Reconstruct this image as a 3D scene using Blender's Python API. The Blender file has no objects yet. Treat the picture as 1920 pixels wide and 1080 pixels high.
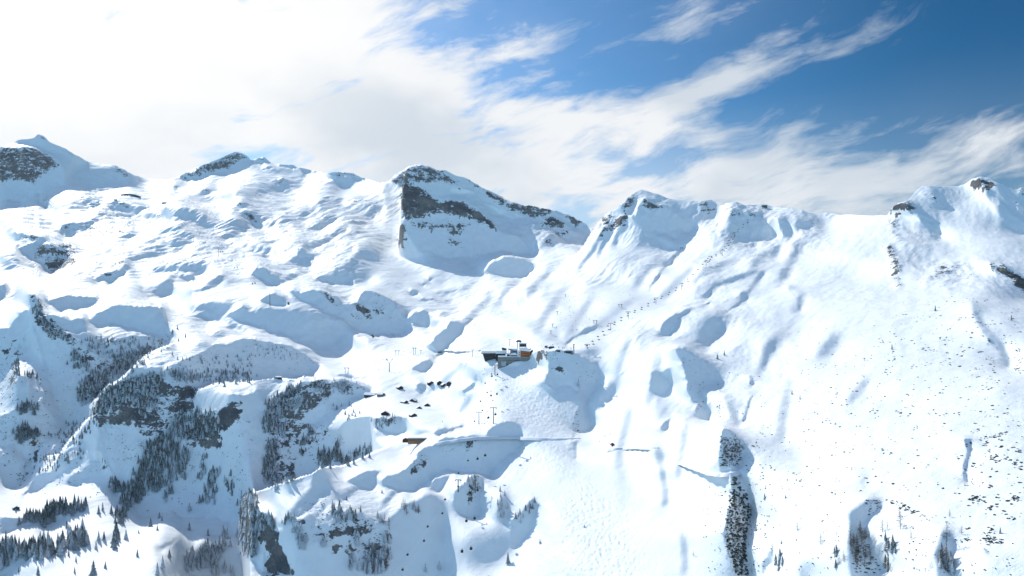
# Snowy alpine ski area: terrain, lifts, station, huts and trees, all built in code.
import bpy, bmesh, math, random
import numpy as np
from mathutils import Vector, Matrix

random.seed(7)
RNG = np.random.default_rng(7)
SC = bpy.context.scene
COL = SC.collection

# ------------------------------------------------------------------ camera
F = 1663.0                                     # focal length in pixels of a 1920 px wide picture
cam_data = bpy.data.cameras.new("camera")
cam = bpy.data.objects.new("camera", cam_data)
COL.objects.link(cam)
cam_data.sensor_width = 36.0
cam_data.lens = 36.0 * F / 1920.0
cam_data.clip_start = 1.0
cam_data.clip_end = 60000.0
cam.location = (0.0, 0.0, 0.0)                 # the drone is the origin: z = height above the drone
cam.rotation_euler = (math.radians(90), 0.0, 0.0)
SC.camera = cam

# ------------------------------------------------------------------ sun, sky, exposure
SUN_AZ = math.radians(-35.0)                   # left of the view axis
SUN_EL = math.radians(35.0)
SUN_DIR = Vector((math.sin(SUN_AZ) * math.cos(SUN_EL), math.cos(SUN_AZ) * math.cos(SUN_EL), math.sin(SUN_EL)))
sun_data = bpy.data.lights.new("sun", 'SUN')
sun_data.energy = 4.4
sun_data.angle = math.radians(0.5)
sun_data.color = (1.0, 0.965, 0.90)
sun = bpy.data.objects.new("sun", sun_data)
COL.objects.link(sun)
sun.rotation_euler = SUN_DIR.to_track_quat('Z', 'Y').to_euler()

SC.view_settings.view_transform = 'Standard'
SC.view_settings.look = 'None'
SC.view_settings.exposure = 0.07
SC.cycles.max_bounces = 6
SC.cycles.diffuse_bounces = 2
SC.view_settings.gamma = 1.0

world = bpy.data.worlds.new("World")
SC.world = world
world.use_nodes = True


class NT:
    """Small helper to write node trees as expressions."""
    def __init__(s, tree):
        s.t = tree
        tree.nodes.clear()

    def n(s, typ, **kw):
        nd = s.t.nodes.new(typ)
        for k, v in kw.items():
            setattr(nd, k, v)
        return nd

    def link(s, a, b):
        s.t.links.new(a, b)

    def put(s, sock, v):
        if hasattr(v, 'is_linked') or hasattr(v, 'links'):
            s.link(v, sock)
        else:
            sock.default_value = v

    def m(s, op, a, b=None, c=None, clamp=False):
        nd = s.n('ShaderNodeMath', operation=op, use_clamp=clamp)
        s.put(nd.inputs[0], a)
        if b is not None:
            s.put(nd.inputs[1], b)
        if c is not None:
            s.put(nd.inputs[2], c)
        return nd.outputs[0]

    def step(s, x, lo, hi, a=0.0, b=1.0):
        nd = s.n('ShaderNodeMapRange', interpolation_type='SMOOTHSTEP')
        s.put(nd.inputs['Value'], x)
        nd.inputs['From Min'].default_value = lo
        nd.inputs['From Max'].default_value = hi
        nd.inputs['To Min'].default_value = a
        nd.inputs['To Max'].default_value = b
        return nd.outputs[0]

    def vec(s, x, y, z):
        nd = s.n('ShaderNodeCombineXYZ')
        for k, v in enumerate((x, y, z)):
            s.put(nd.inputs[k], v)
        return nd.outputs[0]

    def noise(s, vec, scale, detail=5.0, rough=0.55, dist=0.0, typ='FBM', out=0):
        nd = s.n('ShaderNodeTexNoise')
        nd.noise_dimensions = '3D'
        s.put(nd.inputs['Vector'], vec)
        nd.inputs['Scale'].default_value = scale
        nd.inputs['Detail'].default_value = detail
        nd.inputs['Roughness'].default_value = rough
        nd.inputs['Distortion'].default_value = dist
        return nd.outputs[out]

    def mixc(s, fac, a, b, blend='MIX'):
        nd = s.n('ShaderNodeMix', data_type='RGBA', blend_type=blend)
        s.put(nd.inputs[0], fac)
        for k, v in ((6, a), (7, b)):
            if isinstance(v, tuple):
                nd.inputs[k].default_value = (v[0], v[1], v[2], 1.0)
            else:
                s.link(v, nd.inputs[k])
        return nd.outputs[2]


def build_sky():
    w = NT(world.node_tree)
    out = w.n('ShaderNodeOutputWorld')
    bg = w.n('ShaderNodeBackground')
    w.link(bg.outputs[0], out.inputs[0])
    sky = w.n('ShaderNodeTexSky')
    sky.sky_type = 'NISHITA'
    sky.sun_disc = False
    sky.sun_elevation = SUN_EL
    sky.sun_rotation = SUN_AZ
    sky.altitude = 2300
    sky.air_density = 1.0
    sky.dust_density = 0.4
    sky.ozone_density = 2.0
    tc = w.n('ShaderNodeTexCoord')
    sep = w.n('ShaderNodeSeparateXYZ')
    w.link(tc.outputs['Generated'], sep.inputs[0])
    X, Y, Z = sep.outputs
    # direction -> azimuth and elevation (a curved sky, no seam ahead of the camera)
    az = w.m('ARCTAN2', X, Y)
    el = w.m('ARCTAN2', Z, w.m('SQRT', w.m('ADD', w.m('MULTIPLY', X, X), w.m('MULTIPLY', Y, Y))))
    P = w.vec(az, el, 0.0)
    # wind-blown warp of the cloud sheet
    wx = w.m('SUBTRACT', w.noise(P, 5.0, 3.0, 0.5), 0.5)
    wy = w.m('SUBTRACT', w.noise(w.vec(w.m('ADD', az, 7.3), el, 1.7), 6.0, 3.0, 0.5), 0.5)
    a2 = w.m('MULTIPLY_ADD', wx, 0.11, az)
    e2 = w.m('MULTIPLY_ADD', wy, 0.06, el)

    def lobe(ca, ce, la, le, ang, gain):
        c, s_ = math.cos(math.radians(ang)), math.sin(math.radians(ang))
        da = w.m('SUBTRACT', a2, ca)
        de = w.m('SUBTRACT', e2, ce)
        p = w.m('ADD', w.m('MULTIPLY', da, c / la), w.m('MULTIPLY', de, s_ / la))
        q = w.m('ADD', w.m('MULTIPLY', da, -s_ / le), w.m('MULTIPLY', de, c / le))
        r = w.m('ADD', w.m('MULTIPLY', p, p), w.m('MULTIPLY', q, q))
        return w.m('MULTIPLY', w.m('POWER', 2.718, w.m('MULTIPLY', r, -1.0)), gain)

    dens = None
    for args in SKY_LOBES:
        l = lobe(*args)
        dens = l if dens is None else w.m('ADD', dens, l)
    # fibrous cirrus: strongly stretched noise along the wind
    def fibre(ang, stretch, scale, seed, det=6.0, rough=0.6):
        c, s_ = math.cos(math.radians(ang)), math.sin(math.radians(ang))
        p = w.m('ADD', w.m('MULTIPLY', a2, c), w.m('MULTIPLY', e2, s_))
        q = w.m('ADD', w.m('MULTIPLY', a2, -s_), w.m('MULTIPLY', e2, c))
        return w.noise(w.vec(w.m('MULTIPLY', p, 1.0 / stretch), q, seed), scale, det, rough, 0.25)
    f1 = fibre(17, 3.4, 11.0, 3.1)
    f2 = fibre(28, 2.6, 26.0, 9.4)
    f3 = fibre(5, 4.0, 17.0, 5.2)
    f4 = fibre(20, 5.0, 60.0, 2.2, 5.0, 0.65)
    fib = w.m('ADD', w.m('MULTIPLY', w.m('SUBTRACT', f1, 0.5), 2.1),
              w.m('ADD', w.m('MULTIPLY', w.m('SUBTRACT', f2, 0.5), 1.35), w.m('ADD', w.m('MULTIPLY', w.m('SUBTRACT', f3, 0.5), 1.2), w.m('MULTIPLY', w.m('SUBTRACT', f4, 0.5), 1.1))))
    dens = w.m('MULTIPLY', dens, w.step(w.m('ADD', w.m('MULTIPLY', f1, .5), w.m('MULTIPLY', f3, .5)), 0.34, 0.64, 0.5, 1.3))
    cover = w.step(w.m('ADD', dens, fib), -0.10, 1.22)
    veil = w.m('MULTIPLY', w.step(az, 0.50, -0.30, 0.0, 0.34), w.m('MULTIPLY_ADD', f1, 1.2, 0.4))
    low = w.step(el, 0.26, 0.05, 0.0, 0.62)
    veil = w.m('MAXIMUM', veil, w.m('MULTIPLY', low, w.step(az, 0.55, 0.0, 0.25, 1.0)))
    cover = w.m('MAXIMUM', cover, veil)
    cover = w.m('MAXIMUM', cover, w.step(w.m('ABSOLUTE', az), 0.9, 1.7, 0.0, 0.22))  # white cover added out of view behind the drone, makes shadow fill less blue
    # thick cloud is a touch grey, thin cloud white
    greyn = w.noise(w.vec(w.m('MULTIPLY', az, 0.6), el, 4.4), 7.0, 4.0, 0.5)
    cloud = w.mixc(w.step(greyn, 0.40, 0.62), (0.87, 0.885, 0.90), (0.62, 0.685, 0.755))
    # forward scattering: cloud near the sun is brighter
    dot = w.m('ADD', w.m('MULTIPLY', X, SUN_DIR.x), w.m('ADD', w.m('MULTIPLY', Y, SUN_DIR.y), w.m('MULTIPLY', Z, SUN_DIR.z)))
    glow = w.step(dot, 0.80, 0.965)
    cloud = w.mixc(glow, cloud, (1.05, 1.04, 1.02))
    # deep polarised alpine blue
    skyc = w.mixc(1.0, sky.outputs[0], (0.0, 0.81, 1.28), 'MULTIPLY')
    mul = w.n('ShaderNodeVectorMath', operation='SCALE')
    w.link(skyc, mul.inputs[0])
    mul.inputs['Scale'].default_value = SKY_STRENGTH
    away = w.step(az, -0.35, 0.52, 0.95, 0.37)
    # unseen sky behind the drone is brightened as added fill for shaded snow
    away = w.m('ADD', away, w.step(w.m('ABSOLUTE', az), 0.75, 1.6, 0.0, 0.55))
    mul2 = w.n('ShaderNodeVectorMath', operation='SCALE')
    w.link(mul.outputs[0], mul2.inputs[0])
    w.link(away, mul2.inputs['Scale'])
    # unseen rear sky is tinted cyan to shift the hue of snow shadows
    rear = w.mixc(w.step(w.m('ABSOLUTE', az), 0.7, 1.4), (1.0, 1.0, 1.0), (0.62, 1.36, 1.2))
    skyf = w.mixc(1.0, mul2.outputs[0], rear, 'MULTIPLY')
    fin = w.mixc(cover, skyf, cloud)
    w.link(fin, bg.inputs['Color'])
    bg.inputs['Strength'].default_value = 1.0


SKY_STRENGTH = 0.11


def _sky(px, py, lx, ly, ang, gain):
    """a cloud lobe given by picture pixels, turned into azimuth / elevation"""
    u, t = (px - 960) / F, (540 - py) / F
    az_ = math.atan(u)
    el_ = math.atan(t * math.cos(az_))
    return (az_, el_, lx / F, ly / F, ang, gain)


SKY_LOBES = [_sky(*a) for a in (
    (20, 60, 400, 420, 0, 2.0), (330, 270, 330, 130, 0, .75), (560, 150, 260, 80, 10, .45), (640, 300, 360, 90, 0, .6), (330, -300, 500, 300, 0, .8),
    (620, 30, 160, 60, 0, .25), (800, 75, 170, 30, 12, -.35), (960, 90, 90, 60, 25, .5), (850, 200, 260, 55, 8, .5), (1080, 235, 260, 50, 2, .7),
    (1250, 215, 120, 44, 35, .5), (1340, 150, 130, 36, 35, .5), (1450, 105, 140, 32, 18, .4), (1600, 65, 160, 26, 12, .25), (1480, 215, 110, 22, 8, .38),
    (1330, 262, 90, 20, 5, .4), (1050, 330, 260, 45, 0, .75), (1220, 292, 150, 16, 0, -.3), (1650, 290, 260, 50, 8, .65), (1850, 265, 130, 45, -12, .5),
    (1500, 345, 300, 40, 3, .5), (1400, 385, 240, 25, 0, .5), (1580, 322, 50, 12, 0, -.25), (1660, 372, 110, 9, 10, -.3), (1100, 30, 260, 50, 18, .36), (420, 185, 90, 40, 10, -.35), (700, 55, 120, 18, 14, -.3), (640, 210, 60, 160, -35, -.2), (870, 330, 120, 30, 10, -.2), (1000, 180, 120, 14, 8, -.35), (1130, 120, 190, 22, 20, .36), (1250, 70, 240, 18, 18, .32),
    (1850, 80, 260, 150, 0, -.45), (1700, 180, 200, 60, 0, -.12), (1080, 390, 200, 60, 0, .35), (960, 440, 1800, 75, 0, .75), (300, 60, 260, 160, 0, .3), (880, 30, 420, 130, 0, .24),
)]
build_sky()

# ------------------------------------------------------------------ terrain survey data
# The mountain side was surveyed from the photograph: bearings of crests, hollows and rock bands are
# noted in picture units of twelve quarter-scale tiles (origin, then offset / 4), distances in metres.
TILE = dict(A=(0, 220), B=(480, 220), C=(960, 300), D=(1440, 300), E=(0, 490), F=(480, 490), G=(960, 540), H=(1440, 540),
            I=(0, 810), J=(480, 810), K=(960, 810), L=(1440, 810), M=(0, 660), N=(480, 660))


def P_(tile, flat):
    ox, oy = TILE[tile]
    a = np.array(flat, float).reshape(-1, 2) / 4.0
    return a + np.array([ox, oy])


# slopes that fall away from the sun: tile, steepness along the sun's bearing, softness, outline
LEE = [
    ('A', .95, 1, [0,235,180,232,280,245,380,285,440,330,465,370,470,430,495,525,430,540,330,590,250,590,130,650,0,650,-800,650,-800,235]),
    ('A', .92, 1, [100,185,140,172,255,160,290,133,330,150,370,185,450,220,520,255,645,330,560,290,510,275,480,285,400,280,330,250,250,225,180,200]),
    ('A', .76, 4, [560,420,640,390,730,400,830,390,810,380,880,370,960,420,985,465,980,500,900,495,850,530,780,525,680,500,560,480]),
    ('A', .95, 1, [1280,475,1400,420,1700,290,1765,262,1840,285,1885,325,1800,350,1720,390,1680,430,1600,430,1440,465]),
    ('A', .72, 2, [1290,510,1340,505,1345,560,1290,550]), ('A', .74, 2, [1480,550,1560,545,1610,565,1560,590,1500,585]),
    ('A', .74, 2, [1710,580,1800,570,1870,590,1800,600]), ('A', .78, 2, [1760,660,1820,645,1870,675,1830,710,1780,700]),
    ('A', .85, 1, [1810,730,1870,725,1920,760,1960,850,1920,850,1880,800,1830,770]), ('A', .72, 2, [1450,620,1600,605,1920,600,1920,625,1700,615,1500,628]),
    ('A', .74, 2, [810,680,880,650,960,675,1060,700,1060,730,960,720,840,710]), ('A', .74, 2, [1010,750,1090,740,1240,760,1240,790,1100,780]),
    ('A', .76, 2, [1110,780,1200,795,1170,815]), ('A', .76, 2, [690,790,750,750,780,745,740,780,700,795]),
    ('A', .76, 2, [600,640,690,650,760,665,720,685,640,670]), ('A', .74, 2, [490,690,550,670,570,685,520,705]),
    ('A', .78, 1, [300,640,340,600,380,570,340,640,350,690,320,680]), ('A', .78, 1, [450,830,500,820,610,830,560,860,510,875,470,870]),
    ('A', .8, 1, [90,890,180,900,280,910,340,920,350,960,200,940]), ('A', .85, 1, [140,1000,200,970,300,940,330,960,300,1010,240,1070,180,1050]),
    ('A', .76, 2, [1260,960,1340,945,1430,960,1400,1000,1300,990]), ('A', .78, 2, [1360,1050,1450,1040,1490,1055,1420,1075]),
    ('A', .76, 2, [1320,880,1370,870,1470,925,1420,940,1360,915]), ('A', .74, 2, [1640,925,1740,960,1920,990,1920,1020,1760,990]),
    ('A', .72, 2, [1460,720,1520,750,1520,800,1460,760,1430,740]), ('A', .76, 2, [920,910,990,905,980,935,930,930]),
    ('A', .74, 2, [1250,720,1400,715,1560,790,1700,850,1600,860,1440,800,1300,760]),
    ('B', .85, 1, [0,315,60,305,115,345,60,340,0,345]), ('B', .85, 1, [160,365,270,358,300,372,440,408,460,412,440,420,300,385,250,388,190,380]),
    ('B', .88, 1, [540,425,660,415,700,425,780,450,860,485,780,475,720,455,650,450,580,445]),
    ('B', .82, 1, [90,485,200,465,225,485,210,505,130,500]), ('B', .82, 1, [30,400,100,370,140,385,60,405]),
    ('B', .74, 3, [680,640,740,630,830,660,930,690,960,720,900,735,780,700,700,690]), ('B', .73, 2, [520,640,630,630,660,660,560,660]),
    ('B', .75, 2, [300,730,380,715,440,735,350,760]), ('B', .76, 2, [480,760,560,755,600,785,520,790]), ('B', .8, 2, [410,815,480,810,520,830,470,855]),
    ('B', .75, 2, [310,780,350,775,370,795,330,800]), ('B', .75, 2, [750,790,830,800,790,830]), ('B', .75, 2, [690,850,740,870,790,920,730,900]),
    ('B', .77, 2, [180,790,220,785,240,810,200,830]), ('B', .74, 3, [50,780,110,790,120,830,70,850]), ('B', .74, 2, [760,720,900,740,880,760,770,750]),
    ('B', .8, 2, [0,980,60,990,100,1030,120,1080,0,1010]), ('B', .82, 1, [310,1010,340,1000,390,1040,450,1050,430,1080,310,1080]),
    ('B', .78, 2, [770,990,850,1010,880,1040,860,1080,780,1060]), ('B', .73, 3, [0,520,320,535,200,560,0,545]),
    ('B', .98, 1, [1110,500,1165,505,1300,600,1420,610,1560,640,1680,700,1760,790,1840,870,1920,940,1920,1020,1800,1022,1640,1054,1400,1050,1250,1020,1130,1010,1070,980,1080,900,1130,780,1100,700,1090,640]),
    ('B', .88, 1, [1040,480,1060,450,1110,425,1200,395,1230,375,1360,395,1430,410,1560,465,1700,555,1790,620,1900,700,1920,745,1920,760,1800,690,1700,640,1640,570,1560,560,1440,560,1420,610,1300,600,1200,530,1110,520]),
    ('C', .92, 1, [-30,330,0,338,200,375,300,398,450,450,595,522,540,515,480,530,430,490,330,430,230,460,100,430,0,415,-40,400]),
    ('C', .82, 1, [290,435,400,500,460,550,545,590,450,600,400,610,330,560,230,530,200,520,250,470]), ('C', .78, 2, [220,620,260,590,330,590,330,640,250,660]),
    ('C', .9, 1, [-30,570,0,580,60,600,170,690,150,716,0,700,-40,702]), ('C', .86, 1, [-212,848,-180,806,-140,770,-60,740,8,744,100,758,156,786,168,820,148,852,72,888,-20,884,-120,868]),
    ('C', .9, 1, [810,380,870,310,905,290,930,330,900,390,840,410]),
    ('C', .95, 1, [960,340,1000,305,1070,355,1150,375,1280,450,1385,520,1320,560,1230,545,1200,560,1240,600,1150,560,1000,560,950,500,880,440,930,440,940,400]),
    ('C', .76, 3, [1010,560,1060,570,1120,600,1250,665,1150,680,1020,640]), ('C', .68, 3, [920,295,968,232,1010,242,1150,294,1190,312,1060,310,1000,300]),
    ('C', .76, 3, [1280,370,1340,350,1440,332,1490,322,1535,362,1530,430,1480,450,1430,430,1300,400]), ('C', .74, 3, [1260,420,1330,440,1400,490,1310,480]),
    ('C', .77, 2, [1630,440,1680,390,1740,400,1830,400,1870,470,1920,520,1960,560,1960,610,1740,610,1640,600,1620,540]),
    ('C', .74, 2, [1780,625,1830,640,1850,670,1800,660]), ('C', .82, 1, [640,600,700,530,720,540,670,600]), ('C', .8, 1, [690,500,720,470,745,480,720,510]),
    ('C', .70, 4, [1430,970,1470,910,1560,870,1640,850,1560,890,1490,950,1480,1020,1440,1080,1400,1000]), ('C', .76, 2, [1710,1020,1740,1000,1760,1050,1730,1080]),
    ('C', .78, 1, [1250,680,1270,690,1230,740,1150,810,1090,900,1040,980,1030,975,1090,870,1150,790]), ('C', .66, 5, [620,870,640,840,750,830,730,880]),
    ('C', .7, 2, [1820,900,1860,860,1850,900,1820,960]), ('C', .66, 3, [540,970,600,965,640,985,610,995]),
    ('D', .8, 1, [0,520,20,510,40,580,10,620,0,620]), ('D', .78, 2, [70,440,150,480,160,520,200,600,140,600,90,540,60,470]), ('D', .76, 2, [180,500,230,475,320,510,300,540,200,545]),
    ('D', .74, 2, [30,680,70,640,100,650,80,720,40,750]), ('D', .9, 1, [1100,410,1180,430,1280,470,1190,470]), ('D', .9, 1, [1130,450,1200,480,1290,520,1280,555,1210,540,1160,490]),
    ('D', .85, 1, [1000,370,1050,340,1130,395,1060,410]), ('D', .74, 4, [980,630,1080,640,1180,700,1080,670]),
    ('D', .88, 1, [1720,330,1800,390,1870,440,1980,480,1980,580,1850,540,1790,480,1740,400]), ('D', .74, 3, [1730,180,1790,220,1920,250,2000,300,1960,400,1840,310,1780,250]),
    ('D', .8, 1, [1170,260,1230,290,1340,385,1300,380,1200,310]), ('D', .76, 1, [1650,790,1760,810,1920,910,2000,960,2000,1080,1920,1020,1820,920,1700,850]), ('D', .66, 4, [1840,640,1890,650,1910,720,1850,680]),
    ('D', .64, 4, [1370,830,1450,840,1400,870]), ('D', .66, 4, [1640,660,1800,740,1760,740]),
    ('E', .88, 1, [-60,190,0,185,35,180,40,230,30,280,0,300,-60,300]), ('E', .86, 1, [200,0,500,0,430,60,380,110,340,90,300,35,240,10]),
    ('E', .8, 1, [790,150,860,80,930,60,960,90,890,130,820,180]), ('E', .78, 2, [1130,75,1200,60,1350,50,1480,30,1530,60,1510,100,1380,100,1230,90]), ('E', .8, 1, [1340,130,1440,120,1470,150,1400,165]),
    ('E', .88, 1, [1080,280,1170,240,1210,180,1280,165,1300,200,1280,260,1190,255,1120,280]), ('E', .9, 1, [350,320,430,285,520,270,600,275,720,280,720,330,650,350,580,380,460,395,410,360]),
    ('E', .92, 1, [680,480,760,400,850,355,960,350,1060,350,1210,350,1215,420,1240,540,1230,580,1150,560,1060,540,920,500,800,480,740,495]),
    ('E', .92, 1, [340,440,400,420,470,430,560,440,630,440,625,520,580,560,520,560,450,530,400,490]), ('E', .82, 2, [550,590,640,565,670,570,650,640,600,620]),
    ('E', .9, 1, [-800,520,0,510,70,520,90,480,140,400,200,380,230,430,240,470,190,540,170,620,130,640,100,760,60,830,0,850,-800,900]),
    ('E', .95, 1, [220,260,280,310,300,400,360,470,420,520,520,570,560,600,640,640,660,690,760,740,860,740,1000,720,1100,690,1180,660,1240,560,1300,580,1200,660,1080,740,960,860,860,900,720,1060,580,1080,420,1080,400,980,370,880,330,780,280,700,230,600,240,480]),
    ('E', .85, 1, [830,620,900,580,1000,570,1150,590,1230,600,1180,660,1000,720,860,740,780,740,820,670]), ('E', .7, 3, [1480,260,1540,235,1620,260,1640,295,1560,290]),
    ('E', .82, 2, [1450,350,1550,310,1700,330,1750,345,1720,390,1640,415,1590,415,1600,390,1480,380]), ('E', .88, 1, [1690,440,1720,410,1820,345,1920,400,1920,500,1800,460,1750,450]),
    ('E', .78, 2, [1700,450,1780,470,1920,560,1800,545,1740,500]), ('E', .8, 2, [1440,650,1500,630,1560,640,1580,670,1480,670]), ('E', .8, 2, [1590,560,1670,555,1690,590,1620,590]),
    ('E', .92, 1, [1220,860,1300,800,1360,770,1420,740,1520,700,1640,640,1760,620,1920,600,1920,920,1740,925,1590,940,1500,970,1300,950,1240,920]),
    ('E', 1.05, 1, [810,970,900,915,960,880,1080,830,1210,830,1300,900,1500,980,1480,1010,1440,1080,720,1080]),
    ('M', .9, 1, [-800,0,0,0,100,0,100,60,60,130,0,200,-800,220]),
    ('M', .95, 1, [280,0,520,0,560,100,640,200,600,300,590,380,680,460,640,490,560,560,480,610,400,660,300,700,250,790,250,900,150,1000,110,1030,30,1000,0,850,120,850,200,830,100,700,0,720,0,690,110,640,130,560,60,540,0,560,0,480,130,440,140,330,110,260,150,190,200,210,290,220,320,300,300,400,380,500,440,540,460,470,400,290,370,170,330,80]),
    ('M', 1.0, 1, [680,480,720,400,810,290,900,240,990,210,1080,190,1200,170,1300,240,1480,290,1440,390,1490,480,1560,470,1700,420,1720,350,1830,350,1920,300,1920,600,740,600,720,560]),
    ('M', .95, 1, [740,590,1920,590,1920,1080,960,1000,880,1080,840,1050,850,910,800,830,760,790,720,790,740,650]),
    ('M', .85, 1, [280,930,400,900,520,830,620,820,560,880,400,960,280,1040,180,1080,180,1060]), ('M', .82, 1, [330,800,480,700,560,660,540,690,430,770]), ('M', .85, 1, [500,980,620,900,700,850,760,840,700,930,560,1000]),
    ('I', .95, 1, [960,400,1000,560,1070,660,1140,640,1270,600,1400,650,1520,640,1600,610,1720,690,1790,640,1800,520,1920,470,1920,350,1000,350]),
    ('I', .84, 1, [0,640,60,650,250,640,440,560,620,540,640,590,500,620,480,650,400,700,330,720,240,700,150,720,0,780]), ('I', 1.1, 1, [1790,650,1810,500,1920,470,1920,980,1800,940]),
    ('I', .82, 2, [1600,900,1750,850,1840,1000,1840,1060,1700,1080,1400,1080,1420,950,1540,820]), ('I', .8, 2, [0,860,100,900,200,960,90,1000,60,1080,-600,1080,-600,860]),
    ('J', .95, 1, [0,0,380,0,400,60,330,120,300,230,240,260,240,400,130,430,30,450,0,430]), ('J', .74, 2, [300,240,330,100,480,80,590,80,710,130,860,150,840,180,640,260,480,280,420,320,300,390,220,400]),
    ('J', .88, 1, [680,380,760,350,850,300,930,290,900,350,890,420,860,450,800,440,730,410]),
    ('J', .95, 1, [1210,170,1260,130,1370,70,1500,60,1700,50,1920,40,2000,80,1980,110,1920,170,1830,230,1790,320,1760,355,1690,335,1600,330,1500,310,1430,290,1370,320,1290,380,1200,450,1130,460,1030,440,950,410,940,390,1000,340,1120,290,1200,220]),
    ('J', .84, 2, [420,330,500,310,530,380,540,430,480,500,420,580,330,660,290,670,250,620,270,590,380,480,420,430]),
    ('J', 1.2, 1, [0,600,80,620,140,670,150,720,120,780,220,880,270,1060,280,1080,60,1080,50,980,60,900,30,860,0,800]),
    ('J', .88, 2, [130,780,300,690,390,690,440,800,460,870,560,780,640,650,720,640,840,690,900,760,1000,700,1120,560,1200,550,1290,480,1360,480,1420,600,1420,690,1400,800,1450,900,1440,980,1410,1080,1400,1240,280,1240,280,1080,230,900]),
    ('J', .88, 1, [1490,470,1560,420,1600,360,1640,350,1700,360,1690,480,1690,600,1680,635,1600,640,1500,600,1480,540]), ('J', .8, 1, [1300,380,1450,340,1420,390,1350,460,1310,440]),
    ('J', .73, 6, [1920,880,1830,960,1720,1030,1690,1060,1600,1020,1560,960,1540,900,1560,830,1700,770,1790,740,1920,740]),
    ('J', .8, 2, [1800,640,1830,520,1860,460,1900,560,1900,640,1860,700]),
    ('N', .95, 1, [0,300,50,380,80,400,180,340,220,420,260,390,400,400,480,410,440,460,400,510,300,560,240,560,260,640,340,600,380,640,300,830,290,900,240,960,130,1040,60,980,100,680,60,620,0,560]),
    ('N', .92, 1, [490,420,560,370,640,350,820,310,880,280,820,320,700,370,600,440,560,440,540,480,480,540,420,570,340,650,300,830,200,900,240,640,240,560,300,560,400,510,440,460]),
    ('N', .82, 1, [170,330,350,230,500,220,600,250,640,210,740,240,860,280,800,310,640,350,560,380,460,370,400,400,240,400]),
    ('N', .85, 1, [700,620,720,560,850,520,940,490,1080,500,1100,540,1135,600,1060,630,940,590,860,560,800,640,730,630]), ('N', .82, 1, [1330,630,1400,590,1540,550,1560,560,1460,600,1380,635]),
    ('N', .78, 1, [1540,300,1620,240,1660,220,1600,290,1560,320]), ('N', .86, 1, [1170,130,1200,110,1300,60,1330,90,1300,130,1240,155,1180,145]), ('N', .84, 1, [1205,250,1240,235,1275,250,1275,280,1240,295,1205,275]),
    ('N', .8, 1, [600,175,700,180,820,205,720,200]), ('N', .88, 1, [1728,632,1760,584,1820,548,1880,524,1940,532,1976,560,1988,608,1968,640,1740,648]),
    ('N', .76, 2, [400,30,440,70,420,90,390,60]),
    ('F', .86, 1, [0,60,60,75,130,110,170,140,160,195,100,175,0,130,-40,110]), ('F', .86, 1, [430,160,480,140,560,120,600,80,680,90,715,110,720,180,650,185,540,175]),
    ('F', .8, 3, [220,0,430,0,420,20,310,55,240,20]), ('F', .76, 4, [730,60,840,40,830,100,810,170,740,170]), ('F', .84, 1, [30,300,80,260,140,245,210,275,220,330,150,330]),
    ('F', .92, 1, [240,235,330,260,470,235,600,280,640,340,760,330,780,270,880,240,960,280,1040,320,1110,420,1160,490,1120,550,1000,575,880,570,800,550,700,490,640,440,560,420,480,370,350,300]),
    ('F', .84, 1, [1150,450,1200,400,1260,380,1300,470,1290,500,1240,490]),
    ('F', .86, 2, [0,380,100,350,220,370,330,380,440,400,560,430,640,480,700,510,640,540,690,590,680,630,560,655,430,640,330,610,250,560,100,540,0,500]), ('F', .74, 3, [400,640,560,655,700,665,720,680,600,700,470,680]),
    ('F', .88, 1, [0,610,100,620,200,640,280,670,380,720,440,760,480,790,420,860,380,850,300,905,130,900,0,925]),
    ('F', .86, 1, [1290,640,1350,570,1430,520,1460,460,1560,480,1640,430,1580,480,1540,550,1490,590,1440,640,1400,700,1340,740,1380,680,1330,650]),
    ('F', .86, 1, [1150,235,1180,210,1215,225,1215,245,1170,260]), ('F', .76, 3, [1350,130,1390,105,1415,140,1390,170]), ('F', .66, 6, [1500,210,1560,190,1650,180,1630,250,1560,270]),
    ('F', .8, 1, [1220,280,1330,285,1340,300,1240,305]), ('F', .78, 1, [1240,180,1330,120,1320,140,1250,190]),
    ('G', .88, 1, [1110,330,1130,280,1200,230,1290,180,1350,165,1330,190,1270,230,1250,290,1190,380,1120,380]), ('G', .86, 3, [1430,270,1460,220,1530,185,1590,230,1580,310,1530,360,1470,390,1440,470,1400,440,1380,380,1410,330]),
    ('G', .92, 1, [1210,470,1250,460,1350,510,1420,560,1420,640,1440,690,1425,780,1440,880,1490,940,1480,1010,1370,970,1390,880,1340,830,1310,780,1310,700,1280,610,1260,540,1210,500]),
    ('G', .86, 1, [1040,650,1080,635,1190,710,1185,760,1110,815,1030,780]), ('G', .84, 2, [740,710,770,715,780,770,740,830,680,860,640,940,640,880,680,800]), ('G', .8, 1, [820,650,865,600,865,615,830,655]),
    ('G', .82, 1, [1600,200,1650,160,1740,100,1750,40,1715,40,1710,110,1640,150]),
    ('G', .92, 1, [180,500,230,470,340,470,470,500,560,550,640,580,665,640,660,740,590,810,570,880,620,1020,590,1060,540,1080,460,1080,470,960,500,830,440,740,360,740,320,760,250,720,200,680,270,650,270,560,200,560]),
    ('G', .74, 2, [510,480,560,470,640,480,630,520,560,510]), ('G', .72, 3, [1090,870,1170,910,1150,970,1100,1000]), ('G', .8, 1, [1110,1050,1190,980,1170,1060,1130,1080]),
    ('G', .82, 2, [1830,670,1880,560,1920,430,1950,400,1920,560,1860,650]), ('G', .78, 1, [1780,670,1820,730,1790,750]), ('G', .82, 1, [1740,1000,1770,860,1800,810,1780,880,1740,960,1720,1010,1700,1000]),
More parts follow.
